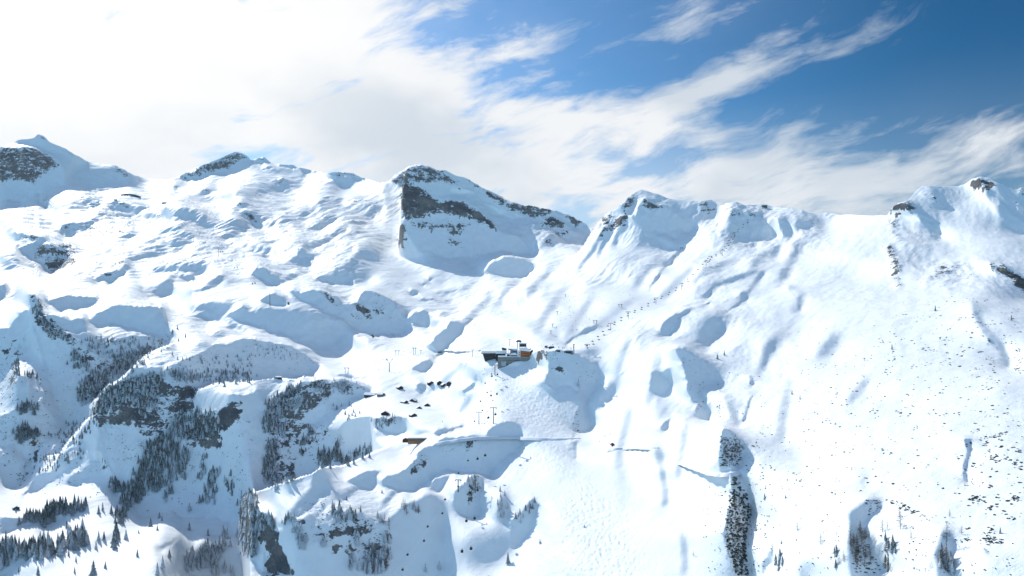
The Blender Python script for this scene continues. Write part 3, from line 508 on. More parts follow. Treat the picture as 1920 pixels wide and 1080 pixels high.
def solve_relief():
    sx, sy = math.sin(SUN_AZ), math.cos(SUN_AZ)
    # slopes and distances at every bearing, from LAND
    xs = np.arange(PX0, PX1, HSTEP); ys = np.arange(PY0, PY1, HSTEP)
    cs = 8
    cx = np.arange(PX0, PX1 + cs * HSTEP, cs * HSTEP); cy = np.arange(PY0, PY1 + cs * HSTEP, cs * HSTEP)
    CX, CY = np.meshgrid(cx, cy)
    num = np.zeros((2,) + CX.shape); den = np.zeros(CX.shape)
    for px, py, d, zx, zy in LAND:
        r2 = (CX - px) ** 2 + ((CY - py) * 1.4) ** 2
        w = np.exp(-r2 / (2 * 55.0 ** 2)) + 1e-5 / (1 + r2 / 2500.0)
        num[0] += w * zx; num[1] += w * zy; den += w
    num /= den

    def up(c):
        fx = (xs - cx[0]) / (cs * HSTEP); fy = (ys - cy[0]) / (cs * HSTEP)
        i = np.minimum(fx.astype(int), len(cx) - 2); j = np.minimum(fy.astype(int), len(cy) - 2)
        tx = (fx - i)[None, :]; ty = (fy - j)[:, None]
        return (c[np.ix_(j, i)] * (1 - tx) * (1 - ty) + c[np.ix_(j, i + 1)] * tx * (1 - ty) + c[np.ix_(j + 1, i)] * (1 - tx) * ty + c[np.ix_(j + 1, i + 1)] * tx * ty)
    ZX, ZY = up(num[0]), up(num[1])
    # keep open snow clear of the terminator
    K = ZY * sy + ZX * sx
    ZX0, ZY0 = ZX.copy(), ZY.copy()
    over = np.where(K > 0.2, (K - 0.2) - 0.2 * np.tanh((K - 0.2) / 0.2), 0)
    ZX = ZX - over * sx; ZY = ZY - over * sy
    PXG, PYG = np.meshgrid(xs, ys)
    U = (PXG - 960) / F; T = (HOR - PYG) / F
    lee = np.zeros(PXG.shape, np.float32)
    for q, (tile, k, soft, flat) in enumerate(LEE):
        m = raster(roughen(P_(tile, flat), 1.3 if soft <= 1 else 0.8, q), xs, ys)
        if soft > 1:
            m = blur(m, soft * 1.2)
        # steepness along the sun bearing becomes k inside the outline
        K = ZY * sy + ZX * sx
        k = k + (0.28 if k >= 0.75 else 0.16 if k >= 0.7 else 0.06)
        add = (k - K) * m
        add = np.where(add > 0, add, 0)
        ZX = ZX + add * sx; ZY = ZY + add * sy
        lee = np.maximum(lee, m)
    for q, (flat, hw, k) in enumerate(RIBS):
        if k < .66:
            k -= .17
        a = np.array(flat, float).reshape(-1, 2)
        t = np.gradient(a, axis=0); t /= np.linalg.norm(t, axis=1)[:, None]
        nr = np.stack([-t[:, 1], t[:, 0]], axis=1) * (hw * np.linspace(.5, 1, len(a)))[:, None]
        m = blur(raster(roughen(np.concatenate([a + nr, (a - nr)[::-1]]), .9, 300 + q), xs, ys), 1 if k > .7 else 2)
        K = ZY * sy + ZX * sx
        add = np.maximum(0, k + (.22 if k > .7 else .02) - K) * m
        ZX = ZX + add * sx; ZY = ZY + add * sy
        lee = np.maximum(lee, m * .9)
    for q, (tile, k, soft, flat) in enumerate(LIT):
        m = blur(raster(roughen(P_(tile, flat), 0.6, 500 + q), xs, ys), soft * 1.2)
        K = ZY * sy + ZX * sx
        add = (k - K) * m
        ZX = ZX + add * sx; ZY = ZY + add * sy
        lee = np.maximum(lee, m * 0.7)
    D = ZY + U * ZX - T
    D = np.maximum(D, 0.07)
    GT = 1.0 / D                       # d ln(distance) / d t
    GU = -ZX / D
    W = np.clip(D * D * 2.0, 0.02, 2.0) * (1.0 + 5.0 * lee)
    # links: vertical between row j and j+1 (row index grows downwards), horizontal between i and i+1
    h = HSTEP / F
    sky = np.interp(xs, SKYLINE[:, 0], SKYLINE[:, 1])
    cutv = np.zeros(PXG.shape, bool); cuth = np.zeros(PXG.shape, bool)
    for c in CRESTS:
        c = np.array(c, float).reshape(-1, 2)
        inside = (xs >= c[0, 0]) & (xs <= c[-1, 0])
        yc = np.interp(xs, c[:, 0], c[:, 1])
        below = ys[:, None] >= yc[None, :]
        cutv[:-1] |= (below[1:] & ~below[:-1]) & inside[None, :]
        hh = (below[:, 1:] != below[:, :-1]) & (inside[1:] & inside[:-1])[None, :]
        cuth[:, :-1] |= hh
    for c in PROWS:
        c = np.array(c, float).reshape(-1, 2)
        inside = (ys >= c[0, 1]) & (ys <= c[-1, 1])
        xc = np.interp(ys, c[:, 1], c[:, 0])
        right = xs[None, :] >= xc[:, None]
        cuth[:, :-1] |= (right[:, 1:] & ~right[:, :-1]) & inside[:, None]
        cutv[:-1] |= (right[1:] != right[:-1]) & (inside[1:] & inside[:-1])[:, None]
    ground = ys[:, None] >= (sky - 1.0)[None, :]
    # soft distance anchors
    lam = np.zeros(PXG.shape); tgt = np.zeros(PXG.shape)
    for px, py, d, zx, zy in LAND:
        if px < PX0 - 20 or px > PX1 + 20:
            continue
        i0 = max(0, int((px - 60 - PX0) / HSTEP)); i1 = max(0, int((px + 60 - PX0) / HSTEP)); j0 = max(0, int((py - 60 - PY0) / HSTEP)); j1 = max(0, int((py + 60 - PY0) / HSTEP))
        sl = (slice(j0, j1), slice(i0, i1))
        w = np.exp(-((PXG[sl] - px) ** 2 + (PYG[sl] - py) ** 2) / (2 * 18.0 ** 2))
        # follow the local slope around the anchor
        if py > 1100:
            w = w * 0.6
        lam[sl] += w
        tgt[sl] += w * math.log(d)
    tgt = np.where(lam > 1e-9, tgt / np.maximum(lam, 1e-9), math.log(2000.0))
    lam = lam * 0.0028 * (1 - 0.993 * lee) + 1e-7

    def level(arrs, f):
        """average fields over f x f blocks"""
        ny, nx = arrs[0].shape[0] // f * f, arrs[0].shape[1] // f * f
        return [a[:ny, :nx].reshape(ny // f, f, nx // f, f).mean(axis=(1, 3)) for a in arrs]

    # what the eye sees is the slope along the sun's bearing: hold that tightly, the cross slope loosely
    C1 = (sy * U - sx) * D
    C2 = -(sy + (sy * U - sx) * GU) * D * D
    WA = np.clip(5.0 * (1.0 + 2.0 * lee), 0, 20)
    W = W * 0.45
    bad = np.zeros(PXG.shape, bool)
    bad[:-1, :-1] = cutv[:-1, :-1] | cutv[:-1, 1:] | cuth[:-1, :-1] | cuth[1:, :-1] | ~ground[:-1, :-1] | ~ground[:-1, 1:]
    V = None
    for f in (16, 8, 4, 2, 1):
        if f == 1:
            gt, gu, w, lm, tg, cv, ch, gr = GT, GU, W, lam, tgt, cutv, cuth, ground
            c1, c2, wa, bd = C1, C2, WA, bad
        else:
            gt, gu, w, lm, lt, cv, ch, gr, c1, c2, wa, bd = level([GT, GU, W, lam, lam * tgt, cutv.astype(float), cuth.astype(float), ground.astype(float), C1, C2, WA, bad.astype(float)], f)
            bd = bd > 0
            tg = lt / lm
            lm = lm * f * f
            cv = cv > 0; ch = ch > 0; gr = gr > 0.5
        hs = h * f
        ny, nx = gt.shape
        wv = np.sqrt(w[:-1] * w[1:]) * ~cv[:-1] * (gr[:-1] & gr[1:]) + 1e-6
        wh = np.sqrt(w[:, :-1] * w[:, 1:]) * ~ch[:, :-1] * (gr[:, :-1] & gr[:, 1:]) + 1e-6
        bv = -(gt[:-1] + gt[1:]) * .5 * hs          # V[j+1]-V[j]: going down the picture comes nearer
        bh = (gu[:, :-1] + gu[:, 1:]) * .5 * hs

        q = lambda a: (a[:-1, :-1] + a[:-1, 1:] + a[1:, :-1] + a[1:, 1:]) * .25
        a1, a2 = q(c1) * .5, -q(c2) * .5           # rows grow downwards
        wc = q(wa) * ~bd[:-1, :-1]
        ec = wc * (a1 * 2 * q(gu) * hs + a2 * -2 * q(gt) * hs)
        k00, k01, k10, k11 = -a1 - a2, a1 - a2, -a1 + a2, a1 + a2

        def AT(e, y):
            y[:-1, :-1] += k00 * e; y[:-1, 1:] += k01 * e; y[1:, :-1] += k10 * e; y[1:, 1:] += k11 * e

        def A(x):
            y = lm * x
            AT(wc * (k00 * x[:-1, :-1] + k01 * x[:-1, 1:] + k10 * x[1:, :-1] + k11 * x[1:, 1:]), y)
            dv = wv * (x[1:] - x[:-1]); dh = wh * (x[:, 1:] - x[:, :-1])
            y[1:] += dv; y[:-1] -= dv
            y[:, 1:] += dh; y[:, :-1] -= dh
            return y
        b = lm * tg
        dv = wv * bv; dh = wh * bh
        b[1:] += dv; b[:-1] -= dv; b[:, 1:] += dh; b[:, :-1] -= dh
        AT(ec, b)
        diag = lm.copy()
        diag[:-1, :-1] += wc * k00 ** 2; diag[:-1, 1:] += wc * k01 ** 2; diag[1:, :-1] += wc * k10 ** 2; diag[1:, 1:] += wc * k11 ** 2
        diag[1:] += wv; diag[:-1] += wv; diag[:, 1:] += wh; diag[:, :-1] += wh
        if V is None:
            V = tg.copy()
        else:
            V = np.kron(V, np.ones((2, 2)))
            V = np.pad(V, ((0, max(0, ny - V.shape[0])), (0, max(0, nx - V.shape[1]))), mode='edge')[:ny, :nx]
        r = b - A(V); z = r / diag; p = z.copy(); rz = (r * z).sum()
        for it in range({16: 700, 8: 450, 4: 320, 2: 240, 1: 200}[f]):
            Ap = A(p); al = rz / (p * Ap).sum()
            V = V + al * p; r = r - al * Ap
            z = r / diag; rz2 = (r * z).sum()
            p = z + (rz2 / rz) * p; rz = rz2
    # nearer below, farther above
    V = V[::-1]
    V = np.maximum.accumulate(V, axis=0)
    return xs, ys, V[::-1], sky, lee


XS, YS, VGRID, SKYY, LEEGRID = solve_relief()

# ------------------------------------------------------------------ world-space noise
_PERM = np.random.default_rng(11).permutation(512).astype(np.int64)
_GA = np.random.default_rng(12).uniform(0, 2 * math.pi, 512)
_GX, _GY = np.cos(_GA), np.sin(_GA)


def perlin(x, y):
    xi = np.floor(x).astype(np.int64); yi = np.floor(y).astype(np.int64)
    xf = x - xi; yf = y - yi
    u = xf * xf * xf * (xf * (xf * 6 - 15) + 10); v = yf * yf * yf * (yf * (yf * 6 - 15) + 10)

    def g(a, b, dx, dy):
        h = _PERM[(_PERM[a & 511] + b) & 511]
        return _GX[h] * dx + _GY[h] * dy
    n00 = g(xi, yi, xf, yf); n10 = g(xi + 1, yi, xf - 1, yf); n01 = g(xi, yi + 1, xf, yf - 1); n11 = g(xi + 1, yi + 1, xf - 1, yf - 1)
    a = n00 + u * (n10 - n00); b = n01 + u * (n11 - n01)
    return a + v * (b - a)


def fbm(x, y, wl, octs, rough=0.5, ridged=False):
    """fractal noise, first wavelength wl metres"""
    s = np.zeros_like(x); a = 1.0; f = 1.0 / wl
    for o in range(octs):
        n = perlin(x * f + 17.3 * o, y * f - 9.1 * o)
        s += a * ((0.35 - np.abs(n)) * 1.6 if ridged else n)
        a *= rough; f *= 2.03
    return s


# where the ground is broken rock, where skiers have churned it, as fields over the bearings
ROCKGRID = np.zeros(VGRID.shape, np.float32)
for _q, (_t, _a, _flat) in enumerate(ROCK):
    ROCKGRID = np.maximum(ROCKGRID, _a * blur(raster(roughen(P_(_t, _flat), 1.5, 900 + _q), XS, YS), 1.5))

MOGUL = [
    ('K', [440,350,360,500,270,700,180,900,100,1080,60,1240,900,1240,980,1080,1010,900,900,720,820,600,640,420,540,370]),
    ('K', [80,110,400,60,480,120,460,220,360,300,180,320,60,320,20,200]),
    ('G', [0,560,200,600,260,720,330,800,400,860,460,900,460,1080,60,1080,-60,1000,-60,720]),
    ('K', [0,0,400,0,470,30,420,60,100,60,0,60]),
]
MOGGRID = np.zeros(VGRID.shape, np.float32)
for _t, _flat in MOGUL:
    MOGGRID = np.maximum(MOGGRID, blur(raster(P_(_t, _flat), XS, YS), 13))
# groomed runs: smooth, no wind drift
GROOM = [
    ('G', [440,10,640,20,1000,-60,1300,-200,1420,-100,1200,120,900,260,640,340,520,400,300,420,330,300]),
    ('N', [1610,500,1620,430,1680,300,1760,180,1800,150,1830,160,1760,250,1690,360,1650,470,1620,520,1400,640,1300,660,1500,560]),
    ('A', [1160,540,1260,490,1320,500,1210,640,1150,630]),
    ('B', [590,590,620,485,780,490,860,600,700,600]),
]
GROOMGRID = np.zeros(VGRID.shape, np.float32)
for _t, _flat in GROOM:
    GROOMGRID = np.maximum(GROOMGRID, blur(raster(P_(_t, _flat), XS, YS), 3))

# broken alpine ground, wind-scoured: many small humps
ROUGH = [
    (1.0, [0,350,200,345,420,380,600,400,720,390,700,480,660,560,560,560,480,520,380,540,260,520,120,570,0,500]),
    (.75, [380,330,720,340,740,420,700,520,560,500,420,420]), (.6, [0,500,300,540,480,560,620,620,500,720,260,700,0,700]), (.9, [520,600,640,540,760,560,800,620,720,650,600,640]),
    (1.0, [1100,380,1200,360,1300,400,1240,470,1140,440]), (.9, [1260,370,1520,390,1560,480,1380,480,1280,430]), (.5, [1000,480,1300,470,1440,540,1300,640,1060,560]),
    (.45, [1640,400,1700,370,1780,420,1770,560,1680,560,1650,480]), (.4, [1700,340,1920,340,1920,420,1700,420]), (.3, [1380,440,1920,480,1920,1100,1400,1100,1380,760]), (.7, [1700,500,1920,480,1920,560,1760,560]),
    (.8, [0,600,320,620,560,700,680,760,640,880,480,940,360,900,120,900,0,860]), (.6, [780,560,1000,480,1080,440,1080,520,900,640,780,640]), (.7, [560,930,700,880,820,930,760,1010,600,1060,520,1000]),
    (.6, [720,780,850,800,1000,820,980,900,900,960,760,880]), (.6, [990,650,1130,650,1130,720,1080,800,1000,720]), (.6, [1120,600,1400,560,1480,700,1440,900,1300,900]), (.8, [740,310,1100,400,1110,460,980,480,860,500,740,470]),
]
ROUGHGRID = np.zeros(VGRID.shape, np.float32) + 0.22
for _a, _flat in ROUGH:
    ROUGHGRID = np.maximum(ROUGHGRID, _a * blur(raster(np.array(_flat, float).reshape(-1, 2), XS, YS), 10))
ROUGHGRID *= 1.0 - 0.9 * np.clip(GROOMGRID + 0.8 * MOGGRID, 0, 1)


def bilin(g, px, py):
    fx = np.clip((px - PX0) / HSTEP, 0, g.shape[1] - 1.001); fy = np.clip((py - PY0) / HSTEP, 0, g.shape[0] - 1.001)
    i = fx.astype(int); j = fy.astype(int); tx = fx - i; ty = fy - j
    return g[j, i] * (1 - tx) * (1 - ty) + g[j, i + 1] * tx * (1 - ty) + g[j + 1, i] * (1 - tx) * ty + g[j + 1, i + 1] * tx * ty


def bumps(x, y, rock, mog, groom, rough):
    """height of drifts, broken rock and ski tracks on top of the solved relief"""
    calm = 1.0 - 0.75 * groom
    far = np.clip((y - 1500.0) / 3000.0, 0.0, 1.0)
    h = fbm(x, y, 160.0, 2, 0.5) * (1.2 + 6.0 * far) * calm
    # wind-drifted swells, drawn out along the sun-to-lee direction
    a = 0.55
    xr = x * math.cos(a) + y * math.sin(a); yr = -x * math.sin(a) + y * math.cos(a)
    h += fbm(xr / 2.2, yr, 34.0, 3, 0.5) * (0.4 + 1.2 * far) * calm
    h += fbm(x, y, 7.0, 2, 0.55) * 0.10 * calm
    mid = np.clip((y - 900.0) / 1200.0, 0.25, 1.0)
    wy = y / 3.2 + 30.0 * perlin(x / 210.0, y / 300.0)
    wx = x - 0.42 * y + 26.0 * perlin(x / 170.0 + 4.4, y / 260.0)
    h += rough * (fbm(wx, wy, 120.0, 4, 0.52, True) * 15.0 * np.clip((y - 700.0) / 3600.0, 0.05, 1.0) ** 0.5 + fbm(wx + 300, wy * 1.3, 38.0, 4, 0.54, True) * 5.5 * mid + fbm(x, y, 15.0, 3, 0.6, True) * 1.0)
    if rock is not None:
        rk = np.clip(rock, 0, 1)
        h += rk * (fbm(x, y, 46.0 + 0 * x, 5, 0.56, True) * (6.0 + 13.0 * far))
    if mog is not None:
        ya = y / 3.4
        wx_ = x + 4.0 * perlin(x / 26.0, ya / 14.0)
        h += mog * (fbm(wx_, ya, 3.2, 4, 0.65) * 0.95 + fbm(x * 0.8 + y * 0.3, y * 0.45 - x * 0.5, 3.0, 3, 0.6) * 0.5 - 0.5 * np.abs(perlin(wx_ / 7.0, ya / 16.0)))
    return h


def ground(px, py):
    """point of the finished ground seen at a bearing (px, py) of the photograph"""
    px = np.atleast_1d(np.asarray(px, float)); py = np.atleast_1d(np.asarray(py, float))
    d = np.exp(bilin(VGRID, px, py))
    x = (px - 960) / F * d; y = d; z = (HOR - py) / F * d
    z = z + bumps(x, y, bilin(ROCKGRID, px, py), bilin(MOGGRID, px, py), bilin(GROOMGRID, px, py), bilin(ROUGHGRID, px, py))
    return np.stack([x, y, z], axis=1)


def build_terrain(nrow=1180):
    nx = len(XS)
    PY = np.zeros((nrow, nx)); VV = np.zeros((nrow, nx)); BK = np.zeros((nrow, nx))
    nback = 40
    for i in range(nx):
        top = SKYY[i]
        j0 = int(math.ceil((top + 0.01 - PY0) / HSTEP))
        py = YS[j0:][::-1]                       # from the bottom up
        v = VGRID[j0:, i][::-1]
        py = np.append(py, top); v = np.append(v, v[-1] + (v[-1] - v[-2]) * min(1.0, (py[-2] - top) / HSTEP))
        t = np.linspace(py[0], top, nrow - nback)
        PY[:nrow - nback, i] = t
        VV[:nrow - nback, i] = np.interp(-t, -py, v)
        # the far side of the skyline falls away
        u = np.linspace(0, 1, nback + 1)[1:]
        VV[nrow - nback:, i] = v[-1] + 0.45 * u ** 1.5
        PY[nrow - nback:, i] = top
        BK[nrow - nback:, i] = u
    # the sheet goes on to both sides and under the drone, beyond what the photograph shows
    side = np.concatenate([np.arange(1, 12) * 12.0, 140 + np.arange(1, 40) * 60.0])
    xe = np.concatenate([XS[0] - side[::-1], XS, XS[-1] + side])
    ci = np.clip(np.arange(len(xe)) - len(side), 0, nx - 1)
    PY, VV, BK = PY[:, ci], VV[:, ci], BK[:, ci]
    edge = np.abs(np.arange(len(xe)) - len(side) - ci) > 0
    nx = len(xe)
    nfoot = 40
    foot = np.linspace(0.12, 1.0, nfoot + 1)[:-1]
    d = np.exp(VV)
    d = np.concatenate([foot[:, None] * d[:1], d], axis=0)
    PY = np.concatenate([np.repeat(PY[:1], nfoot, axis=0), PY], axis=0)
    BK = np.concatenate([np.zeros((nfoot, nx)), BK], axis=0)
    X = (xe[None, :] - 960) / F * d; Y = d; Z = (HOR - PY) / F * d
    z0 = Z[nfoot][None, :]; d0 = d[nfoot][None, :]
    Z[:nfoot] = (z0 - 0.42 * (d0 - d[:nfoot]))
    crest = d[nfoot + nrow - nback - 1][None, :]
    zc = Z[nfoot + nrow - nback - 1][None, :]
    back = BK > 0
    Z = np.where(back, zc - 0.55 * (d - crest), Z)
    nrow += nfoot
    pxm = np.broadcast_to(xe[None, :], PY.shape)
    rock = bilin(ROCKGRID, pxm, PY); mog = bilin(MOGGRID, pxm, PY); gro = bilin(GROOMGRID, pxm, PY)
    rock = np.where(back, 0.3, rock)
    beyond = np.broadcast_to(edge[None, :], PY.shape)
    mog = np.where(beyond, 0.0, mog); mog[:nfoot] = 0.0
    Z = Z + bumps(X, Y, rock, mog, gro, bilin(ROUGHGRID, pxm, PY)) * np.where(back, 0.3, 1.0)
    V3 = np.stack([X, Y, Z], axis=-1).reshape(-1, 3)
    n = nrow * nx
    idx = np.arange(n).reshape(nrow, nx)
    q = np.stack([idx[:-1, :-1], idx[:-1, 1:], idx[1:, 1:], idx[1:, :-1]], axis=-1).reshape(-1, 4)
    me = bpy.data.meshes.new("terrain")
    me.vertices.add(n); me.vertices.foreach_set("co", V3.astype(np.float32).ravel())
    me.loops.add(len(q) * 4); me.loops.foreach_set("vertex_index", q.ravel().astype(np.int32))
    me.polygons.add(len(q)); me.polygons.foreach_set("loop_start", (np.arange(len(q)) * 4).astype(np.int32))
    me.polygons.foreach_set("use_smooth", np.ones(len(q), bool))
    me.update(calc_edges=True)
    for nm, arr in (("rock", rock), ("groomed", gro), ("tracked", mog)):
        at = me.attributes.new(nm, 'FLOAT', 'POINT'); at.data.foreach_set("value", arr.astype(np.float32).ravel())
    o = bpy.data.objects.new("terrain", me)
    COL.objects.link(o)
    o["kind"] = "structure"
    return o


def mat(name):
    m = bpy.data.materials.new(name)
    m.use_nodes = True
    t = NT(m.node_tree)
    out = t.n('ShaderNodeOutputMaterial')
    b = t.n('ShaderNodeBsdfPrincipled')
    t.link(b.outputs[0], out.inputs[0])
    return m, t, b


def terrain_material():
    m, t, b = mat("snow_and_rock")
    geo = t.n('ShaderNodeNewGeometry')
    pos = geo.outputs['Position']
    sepn = t.n('ShaderNodeSeparateXYZ'); t.link(geo.outputs['True Normal'], sepn.inputs[0])
    nz = sepn.outputs[2]

    def att(nm):
        a = t.n('ShaderNodeAttribute', attribute_name=nm); return a.outputs['Fac']
    rock = att("rock")
    n1 = t.noise(pos, 0.035, 8.0, 0.62)
    n2 = t.noise(pos, 0.16, 6.0, 0.6)
    # strata: bands tilted through the rock
    mp = t.n('ShaderNodeMapping'); t.link(pos, mp.inputs[0])
    mp.inputs['Rotation'].default_value = (0.5, 0.45, 0.2); mp.inputs['Scale'].default_value = (0.012, 0.012, 0.11)
    st = t.noise(mp.outputs[0], 1.0, 7.0, 0.6)
    f = t.m('ADD', t.m('MULTIPLY_ADD', n1, 1.5, -0.35), t.m('ADD', t.m('MULTIPLY', st, 1.15), t.m('MULTIPLY_ADD', n2, 0.9, -0.55)))   # about 0.9 on average
    mq = t.n('ShaderNodeMapping'); t.link(pos, mq.inputs[0])
    mq.inputs['Rotation'].default_value = (0.0, 0.25, 0.0); mq.inputs['Scale'].default_value = (0.075, 0.075, 0.016)
    chute = t.noise(mq.outputs[0], 1.0, 5.0, 0.6)
    f = t.m('ADD', f, t.m('MULTIPLY_ADD', chute, 1.2, -0.6))
    steep = t.step(nz, 0.35, 0.85, 0.22, -0.16)
    # loose stones: sparse small patches wherever the ground is a little rocky
    lhs = t.m('ADD', t.m('ADD', f, steep), t.m('MULTIPLY', rock, 1.12))
    mask = t.step(lhs, 1.52, 1.60)
    mask = t.m('MULTIPLY', mask, t.step(rock, 0.05, 0.2))
    c1 = t.noise(pos, 0.02, 5.0, 0.6)
    c2 = t.noise(pos, 0.3, 5.0, 0.65)
    rc = t.mixc(t.step(c1, 0.35, 0.65), (0.092, 0.10, 0.112), (0.235, 0.222, 0.205))
    rc = t.mixc(t.step(c2, 0.3, 0.7), t.mixc(1.0, rc, (0.55, 0.55, 0.56), 'MULTIPLY'), rc)
    sn = t.noise(pos, 0.05, 4.0, 0.5)
    snow = t.mixc(t.step(sn, 0.35, 0.7), (0.815, 0.845, 0.86), (0.765, 0.80, 0.82))
    col = t.mixc(mask, snow, rc)
    t.link(col, b.inputs['Base Color'])
    t.link(t.m('MULTIPLY_ADD', mask, 0.25, 0.6), b.inputs['Roughness'])
    b.inputs['Specular IOR Level'].default_value = 0.25
    # fine relief
    h1 = t.noise(pos, 0.55, 5.0, 0.6)
    h2 = t.noise(pos, 0.09, 5.0, 0.6)
    hh = t.m('ADD', t.m('MULTIPLY', h1, t.m('MULTIPLY_ADD', mask, 1.6, 1.0)), t.m('MULTIPLY', h2, t.m('MULTIPLY_ADD', mask, 4.0, 0.45)))
    bp = t.n('ShaderNodeBump'); bp.inputs['Strength'].default_value = 0.55; bp.inputs['Distance'].default_value = 1.0
    t.link(hh, bp.inputs['Height']); t.link(bp.outputs[0], b.inputs['Normal'])
    return m


terrain = build_terrain()
terrain.data.materials.append(terrain_material())

# ------------------------------------------------------------------ object helpers
class MB:
    """collects boxes, bars and sheets, then links them as ONE mesh object"""
    def __init__(s):
        s.v = []; s.f = []

    def add(s, vs, fs):
        b = len(s.v)
        s.v += [tuple(p) for p in vs]
        s.f += [tuple(b + i for i in f) for f in fs]
        return s

    def box(s, x0, x1, y0, y1, z0, z1):
        return s.add([(x0, y0, z0), (x1, y0, z0), (x1, y1, z0), (x0, y1, z0), (x0, y0, z1), (x1, y0, z1), (x1, y1, z1), (x0, y1, z1)],
                     [(0, 3, 2, 1), (4, 5, 6, 7), (0, 1, 5, 4), (1, 2, 6, 5), (2, 3, 7, 6), (3, 0, 4, 7)])

    def prism(s, pts, y0, y1):
        """outline in x,z extruded along y (outline runs anticlockwise seen from -y)"""
        n = len(pts)
        s.add([(x, y0, z) for x, z in pts] + [(x, y1, z) for x, z in pts],
              [tuple(range(n)), tuple(range(2 * n - 1, n - 1, -1))] + [(i, i + n, (i + 1) % n + n, (i + 1) % n) for i in range(n)])
        return s

    def tube(s, p, q, r0, r1=None, n=6):
        r1 = r0 if r1 is None else r1
        p = Vector(p); q = Vector(q); d = (q - p).normalized()
        a = d.orthogonal().normalized(); b = d.cross(a)
        vs = []
        for c, r in ((p, r0), (q, r1)):
            for k in range(n):
                t = 2 * math.pi * k / n
                vs.append(c + a * (r * math.cos(t)) + b * (r * math.sin(t)))
        fs = [(k, (k + 1) % n, n + (k + 1) % n, n + k) for k in range(n)] + [tuple(range(n - 1, -1, -1)), tuple(range(n, 2 * n))]
        return s.add(vs, fs)

    def build(s, name, m, parent=None, smooth=False):
        me = bpy.data.meshes.new(name)
        me.from_pydata(s.v, [], s.f)
        me.update()
        if smooth:
            me.polygons.foreach_set("use_smooth", np.ones(len(me.polygons), bool))
        me.materials.append(m)
        o = bpy.data.objects.new(name, me)
        COL.objects.link(o)
        if parent is not None:
            o.parent = parent
        return o


def tag(o, label, cat, group=None):
    o["label"] = label; o["category"] = cat
    if group:
        o["group"] = group
    return o


def thing(name, label, cat, loc, rz=0.0, group=None, scale=1.0):
    o = bpy.data.objects.new(name, None)
    o.empty_display_size = 0.1
    COL.objects.link(o)
    o.location = loc; o.rotation_euler = (0, 0, rz); o.scale = (scale,) * 3
    return tag(o, label, cat, group)


def dup(root, loc, rz, label, group=None, scale=1.0):
    c = root.copy(); COL.objects.link(c)
    c.location = loc; c.rotation_euler = (0, 0, rz); c.scale = scale if isinstance(scale, tuple) else (scale,) * 3
    c["label"] = label
    if group:
        c["group"] = group
    elif "group" in c:
        del c["group"]
    for ch in root.children:
        k = ch.copy(); COL.objects.link(k); k.parent = c
        for g in ch.children:
            h = g.copy(); COL.objects.link(h); h.parent = k
    return c


def plain(name, col, rough=0.7, var=0.25, scale=0.6, metal=0.0):
    m, t, b = mat(name)
    g = t.n('ShaderNodeNewGeometry')
    n = t.noise(g.outputs['Position'], scale, 5.0, 0.6)
    c = t.mixc(t.step(n, 0.3, 0.7), tuple(x * (1 - var) for x in col), tuple(min(0.9, x * (1 + var)) for x in col))
    t.link(c, b.inputs['Base Color'])
    b.inputs['Roughness'].default_value = rough; b.inputs['Metallic'].default_value = metal
    b.inputs['Specular IOR Level'].default_value = 0.3
    return m


def foliage(name, dark, lite, snow):
    """needles dusted with snow on the faces that look up"""
    m, t, b = mat(name)
    g = t.n('ShaderNodeNewGeometry')
    n = t.noise(g.outputs['Position'], 0.9, 5.0, 0.65)
    s = t.n('ShaderNodeSeparateXYZ'); t.link(g.outputs['Normal'], s.inputs[0])
    c = t.mixc(t.step(n, 0.35, 0.65), dark, lite)
    n2 = t.noise(g.outputs['Position'], 2.3, 4.0, 0.6)
    k = t.m('ADD', t.m('MULTIPLY', t.m('ABSOLUTE', s.outputs[2]), 0.55), n2)
    c = t.mixc(t.step(k, 1.0 - snow, 1.12 - snow), c, (0.74, 0.77, 0.80))
    t.link(c, b.inputs['Base Color'])
    b.inputs['Roughness'].default_value = 0.85
    b.inputs['Specular IOR Level'].default_value = 0.15
    return m


